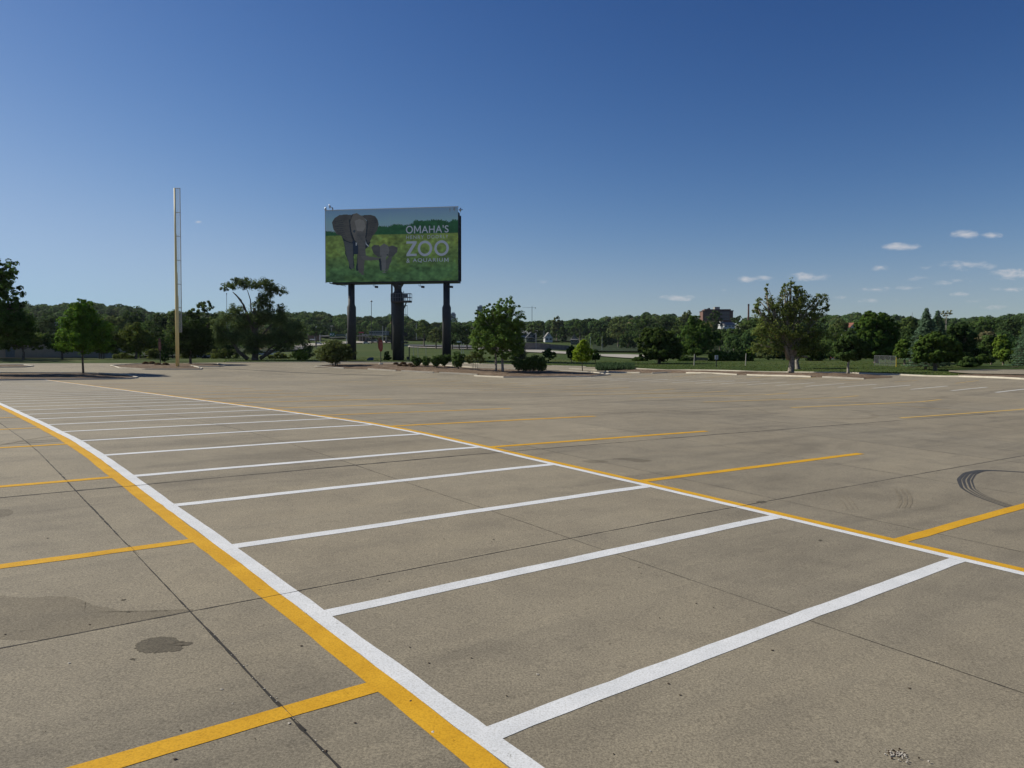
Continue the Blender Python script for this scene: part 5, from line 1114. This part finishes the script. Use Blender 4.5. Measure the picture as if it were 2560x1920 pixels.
# gantry with green road sign, signal beam
D = 520; s = S(D); p = at(800, 858, D); r = empty('sign_gantry', p, 'roadside gantry beam carrying a green direction sign', 'road sign'); L = lambda x, y: ((x-800)*s, (858-y)*s)
m = MB(); m.bar((0,0,L(0,840)[1]), (L(866,0)[0],0,L(0,840)[1]), .5); m.bar((L(824,0)[0],0,L(0,843.5)[1]), (L(866,0)[0],0,L(0,843.5)[1]), .45); m.bar((L(866,0)[0],0,-3), (L(866,0)[0],0,L(0,834)[1]), .5); m.bar((0,0,-3), (0,0,L(0,818)[1]), .5); m.build('gantry_frame', STEEL, r)
x, z = L(831, 836.5); pn = MB().box((x,-.5,z), (12.5*s,.3,9*s)).build('sign_panel', mat('sign_green', (.01,.13,.09), .5), r)
MB().tube([(x-3.4*s,-.7,z+.5*s),(x-3.4*s,-.72,z+.5*s)], 2.2*s, 12).build('route_shield', mat('shield_pale', (.45,.5,.6), .5), pn); m = MB(); m.bar((x+.5*s,-.72,z-2.4*s),(x+3.6*s,-.72,z+.8*s),.5*s*1.6); m.bar((x+1.5*s,-.72,z+1.6*s),(x+4.2*s,-.72,z+1.6*s),.5*s*1.6); m.build('arrow', EDGEM, pn)
x, z = L(852, 838); MB().box((x,-.4,z), (24*s,.2,5.5*s)).build('sign_back', mat('sign_green_back', (.05,.10,.09), .6), r)
D = 560; s = S(D); p = at(906, 858, D); r = empty('signal_gantry', p, 'long horizontal signal arm between the high-mast light and centre post', 'traffic light'); MB().bar((0,0,(858-837)*s), (51*s,0,(858-839)*s), .45).build('arm', STEEL, r)
for k, xx in enumerate((8, 20, 33)): hd = MB().box((xx*s,-.3,(858-838.5)*s), (1.2*s,.4,3*s)).build('signal_head', DARKSTEEL, r)
# red roofed petrol station and brick shop, pole emblem
D = 600; s = S(D); p = at(908, 852, D); r = empty('petrol_station', p, 'small building with red canopy behind the high-mast light', 'building')
MB().box((0,4,4.5*s), (24*s,8,9*s)).build('wall', mat('dark_brick', (.07,.055,.05), .9), r); MB().box((-4*s,-1,20.5*s), (11*s,4,3*s)).build('canopy', mat('red_canopy', (.30,.03,.045), .6), r); MB().box((0,-2,12*s), (26*s,6,1.6*s)).build('canopy', mat('pale_canopy', (.32,.30,.30), .7), r)
for xx in (-7, -1, 8): MB().box((xx*s,-2,8*s), (.7*s,.5,20*s)).build('post', STEEL, r)
D = 560; s = S(D); p = at(782, 850, D); r = empty('shop', p, 'small brown brick shop by the road left of the green sign', 'building')
MB().box((0,5,6*s), (26*s,10,13*s)).build('wall', mat('brown_brick', (.14,.09,.07), .9), r); MB().box((0,5,12.8*s), (27*s,10.5,1*s)).build('roof', ROOFG, r); MB().tube([(8*s,-.2,7*s),(8*s,-.3,7*s)], 2.6*s, 14).build('round_sign', mat('round_pale', (.28,.25,.23), .8), r)
D = 560; s = S(D); p = at(829.5, 850, D); r = empty('pole_sign', p, 'pale arched letter m emblem raised on a thin pole', 'sign'); MB().tube([(0,0,-2),(0,0,30*s)], .4*s, 6).build('pole', STEEL, r)
m = MB(); [m.tube([((c+1.5*math.cos(a))*s,0,(32+4.6*math.sin(a))*s) for a in np.linspace(0, math.pi, 10)], .5*s, 5) for c in (-1.6, 1.6)]; m.build('emblem', mat('emblem_pale', (.45,.43,.34), .6), r)
# more pale structures across the intersection
D = 640; s = S(D); p = at(945, 836, D); r = empty('glazed_building', p, 'long grey building above the signal arm, left of the centre post', 'building'); MB().box((0,6,3.5*s), (44*s,12,9*s)).build('wall', mat('grey_panel', (.22,.24,.25), .7), r)
for k in range(8): MB().box(((-19+5.4*k)*s,-.1,4*s), (3.8*s,.2,3*s)).build('window', WIN, r)
MB().box((0,6,8.2*s), (46*s,13,1*s)).build('roof', mat('pale_roof', (.34,.36,.36), .8), r)

# ------------------------------------------------------------ vehicles
TYRE = mat('tyre', (.02,.02,.02), .8); GL = mat('car_glass', (.02,.025,.03), .1, (.015,.02,.025), 1.); LAMPW = mat('headlamp', (.6,.6,.6), .3); LAMPR = mat('tail_lamp', (.3,.02,.02), .4)
def car(px, py, label, color, rz, D=None, van=False):
    if D is None: p = G(px, py)
    else: p = at(px, py, D)
    p = p+np.array([0, 0, .05]); r = empty('car', p, label, 'car', 'cars on the roads beyond the lawn', rz=rz); pm = mat('car_paint', color, .35, tuple(c*.9 for c in color), 1.)
    h = 1.9 if van else 1.45
    MB().prism([(-2.25,.35),(2.2,.35),(2.3,.6),(2.2,.82),(1.2,.95),(-1.9,1.0),(-2.25,.9)], -.88, .88).build('body', pm, r)
    MB().prism([(-1.85,.98),(1.05,.95),(.45,h-.06),(-1.45,h-.06)], -.78, .78).build('window', GL, r); MB().prism([(-1.5,h-.07),(.48,h-.07),(.35,h),(-1.4,h)], -.76, .76).build('roof', pm, r)
    for x in (-1.4, 1.4):
        for y in (-.85, .85): w = MB().tube([(x,y-.1,.33),(x,y+.1,.33)], .33, 14).build('wheel', TYRE, r)
    for y in (-.6, .6): MB().box((2.24,y,.68), (.1,.35,.16)).build('headlight', LAMPW, r); MB().box((-2.26,y,.72), (.06,.3,.16)).build('tail_light', LAMPR, r)
    return r
car(783, 851.5, 'white car on the upper road below the brown shop', (.7,.7,.7), .1, 540); car(797, 861, 'white car nearer on the road, left of the broad shrub top', (.72,.73,.74), .2, 500); car(916, 860, 'small white car by the foot of the high-mast light', (.7,.7,.7), .3, 500)
car(938, 856, 'silver and black car right of the high-mast light', (.25,.26,.28), 0, 480, True); car(923, 855, 'dark van just left of the silver car', (.03,.03,.035), .1, 490, True); car(972, 857, 'dark car between red banner sign and centre post', (.04,.045,.05), .05, 470); car(985, 857, 'dark grey car touching the left side of centre post', (.06,.06,.065), .05, 475)
car(498, 897, 'silver car parked low behind the dark tree by the yellow pole', (.40,.42,.45), .1, 150); car(663, 891, 'silver car under the elm beside its trunk', (.42,.45,.48), .1, 230); car(686, 885, 'grey car on the bridge approach right of the elm trunk', (.28,.3,.33), .2, 260)
car(1566, 890, 'tiny white van on the light road left of the low dark tree', (.75,.76,.78), 1.5, 330, True); car(2105, 903, 'dark car glimpsed behind the thin trunk before the big maple', (.05,.06,.07), .2, 165)

# ------------------------------------------------------------ camera, light, sky
cam = bpy.data.cameras.new('camera'); co = bpy.data.objects.new('camera', cam); COL.objects.link(co); scene.camera = co
co.location = (0, 0, EYE); co.rotation_euler = (math.pi/2-PITCH, 0, 0); cam.sensor_width = 36; cam.lens = 36*F/2560; cam.clip_end = 9000; cam.clip_start = .05
SEL, SAZ = math.radians(37), math.radians(20)       # elevation, how far behind the scene
sd = Vector((-math.cos(SAZ)*math.cos(SEL), math.sin(SAZ)*math.cos(SEL), math.sin(SEL)))
sun = bpy.data.lights.new('sun', 'SUN'); sun.energy = 4.7; sun.angle = math.radians(.53); sun.color = (1., .935, .79)
so = bpy.data.objects.new('sun', sun); COL.objects.link(so); so.rotation_euler = (-sd).to_track_quat('-Z', 'Y').to_euler(); so.location = (-50, 20, 60)
W = bpy.data.worlds.new('World'); scene.world = W; W.use_nodes = True; t = W.node_tree; n = t.nodes; l = t.links; n.clear()
out = n.new('ShaderNodeOutputWorld'); bg = n.new('ShaderNodeBackground'); bg.inputs[1].default_value = .062
sk = n.new('ShaderNodeTexSky'); sk.sky_type = 'NISHITA'; sk.sun_disc = False; sk.sun_elevation = SEL; sk.sun_rotation = math.atan2(sd.x, sd.y); sk.altitude = 300; sk.air_density = 1.0; sk.dust_density = .35; sk.ozone_density = 2.2
tc = n.new('ShaderNodeTexCoord'); sx = n.new('ShaderNodeSeparateXYZ'); l.new(tc.outputs['Generated'], sx.inputs[0])
def M(op, a, b=None, clamp=False):
    k = n.new('ShaderNodeMath'); k.operation = op; k.use_clamp = clamp
    for i, v in enumerate((a, b)):
        if v is None: continue
        if isinstance(v, (int, float)): k.inputs[i].default_value = v
        else: l.new(v, k.inputs[i])
    return k.outputs[0]
yp = M('MAXIMUM', sx.outputs[1], .02); a_ = M('DIVIDE', sx.outputs[0], yp); e_ = M('DIVIDE', sx.outputs[2], yp)
cb = n.new('ShaderNodeCombineXYZ'); l.new(a_, cb.inputs[0]); l.new(e_, cb.inputs[1])
wv = n.new('ShaderNodeMapping'); wv.inputs['Scale'].default_value = (26, 60, 1); l.new(cb.outputs[0], wv.inputs[0]); nz = noise(n, l, wv.outputs[0], 1.6, 6, .62, .3)
clouds = [(1970+283,616,42,9,1.),(2410,585,34,10,1.),(2468,588,26,7,.9),(2412,662,64,11,.75),(2195,669,20,7,.8),(2535,684,60,12,.85),(1862,697,20,7,.85),(1900,695,40,6,.5),(2015,690,52,10,.8),(1697,743,42,7,.75),(2185,722,36,7,.8),(2268,719,32,6,.5),(2340,707,34,6,.6),(2400,700,26,6,.5),
          (2290,694,46,7,.4),(2520,722,44,7,.65),(2395,735,22,6,.6),(1360,704,14,4.5,.8),(499,555,9,4,.9),(1806,725,12,4,.35),(2180,750,60,6,.3),(2300,668,30,7,.3),(2470,765,60,8,.3),(2100,742,40,5,.22),(2450,752,50,5,.25)]
cur = None
for (cx0, cy0, rx, ry, st) in clouds:
    v1 = n.new('ShaderNodeVectorMath'); v1.operation = 'SUBTRACT'; l.new(cb.outputs[0], v1.inputs[0]); v1.inputs[1].default_value = ((cx0-1280)/1922, (903-cy0-ry*.3)/1922, 0)
    v2 = n.new('ShaderNodeVectorMath'); v2.operation = 'MULTIPLY'; l.new(v1.outputs[0], v2.inputs[0]); v2.inputs[1].default_value = (1922/rx/1.5, 1922/ry/1.5, 0)
    v3 = n.new('ShaderNodeVectorMath'); v3.operation = 'LENGTH'; l.new(v2.outputs[0], v3.inputs[0])
    g = M('SUBTRACT', 1., v3.outputs['Value'], True); g = M('MULTIPLY', g, st); cur = g if cur is None else M('MAXIMUM', cur, g)
nn = M('SUBTRACT', nz.outputs[0], .5); dens = M('ADD', cur, M('MULTIPLY', nn, 2.3)); dens = M('MULTIPLY', dens, M('MINIMUM', M('MULTIPLY', cur, 6.), 1.))
mr = n.new('ShaderNodeMapRange'); mr.inputs[1].default_value = .08; mr.inputs[2].default_value = 1.2; mr.inputs[3].default_value = 0; mr.inputs[4].default_value = .75; mr.interpolation_type = 'SMOOTHSTEP'; l.new(dens, mr.inputs[0])
sp_ = n.new('ShaderNodeSeparateColor'); l.new(sk.outputs[0], sp_.inputs[0]); cc_ = n.new('ShaderNodeCombineColor')
K = .062*1.19
for i, (ref, outv, g_) in enumerate(((.084, .037, 2.0), (.141, .104, 1.62), (.246, .295, 1.30))):
    x_ = M('MULTIPLY', sp_.outputs[i], .062/ref); x_ = M('POWER', x_, g_); x_ = M('MULTIPLY', x_, outv); cap = (.355, .55, .88)[i]; q_ = M('POWER', M('DIVIDE', x_, cap), 3.)
    x_ = M('DIVIDE', M('DIVIDE', x_, M('POWER', M('ADD', q_, 1.), 1/3.)), K); l.new(x_, cc_.inputs[i])
cm = n.new('ShaderNodeMix'); cm.data_type = 'RGBA'; l.new(mr.outputs[0], cm.inputs[0]); l.new(cc_.outputs[0], cm.inputs[6]); cm.inputs[7].default_value = (8.6, 8.5, 8.7, 1)
l.new(cm.outputs[2], bg.inputs[0]); l.new(bg.outputs[0], out.inputs[0])
hz = MB(); hz.box((0, 830, 58), (3600, 1780, 124)); ho = hz.build('haze', None) if False else meshobj('haze', hz.v, hz.f, [bpy.data.materials.new('haze')]); ho['kind'] = 'stuff'
hm = bpy.data.materials['haze']; hm.use_nodes = True; ht = hm.node_tree; ht.nodes.clear(); hout = ht.nodes.new('ShaderNodeOutputMaterial'); pv = ht.nodes.new('ShaderNodeVolumePrincipled')
pv.inputs['Color'].default_value = (.82,.90,1.,1); pv.inputs['Density'].default_value = .00003; pv.inputs['Anisotropy'].default_value = .3; ht.links.new(pv.outputs[0], hout.inputs['Volume'])
scene.view_settings.view_transform = 'Standard'; scene.view_settings.look = 'None'; scene.view_settings.gamma = 1; scene.view_settings.exposure = .25
scene.render.engine = 'CYCLES'; scene.cycles.max_bounces = 6; scene.cycles.transparent_max_bounces = 12
scene.render.resolution_x = 1024; scene.render.resolution_y = 768
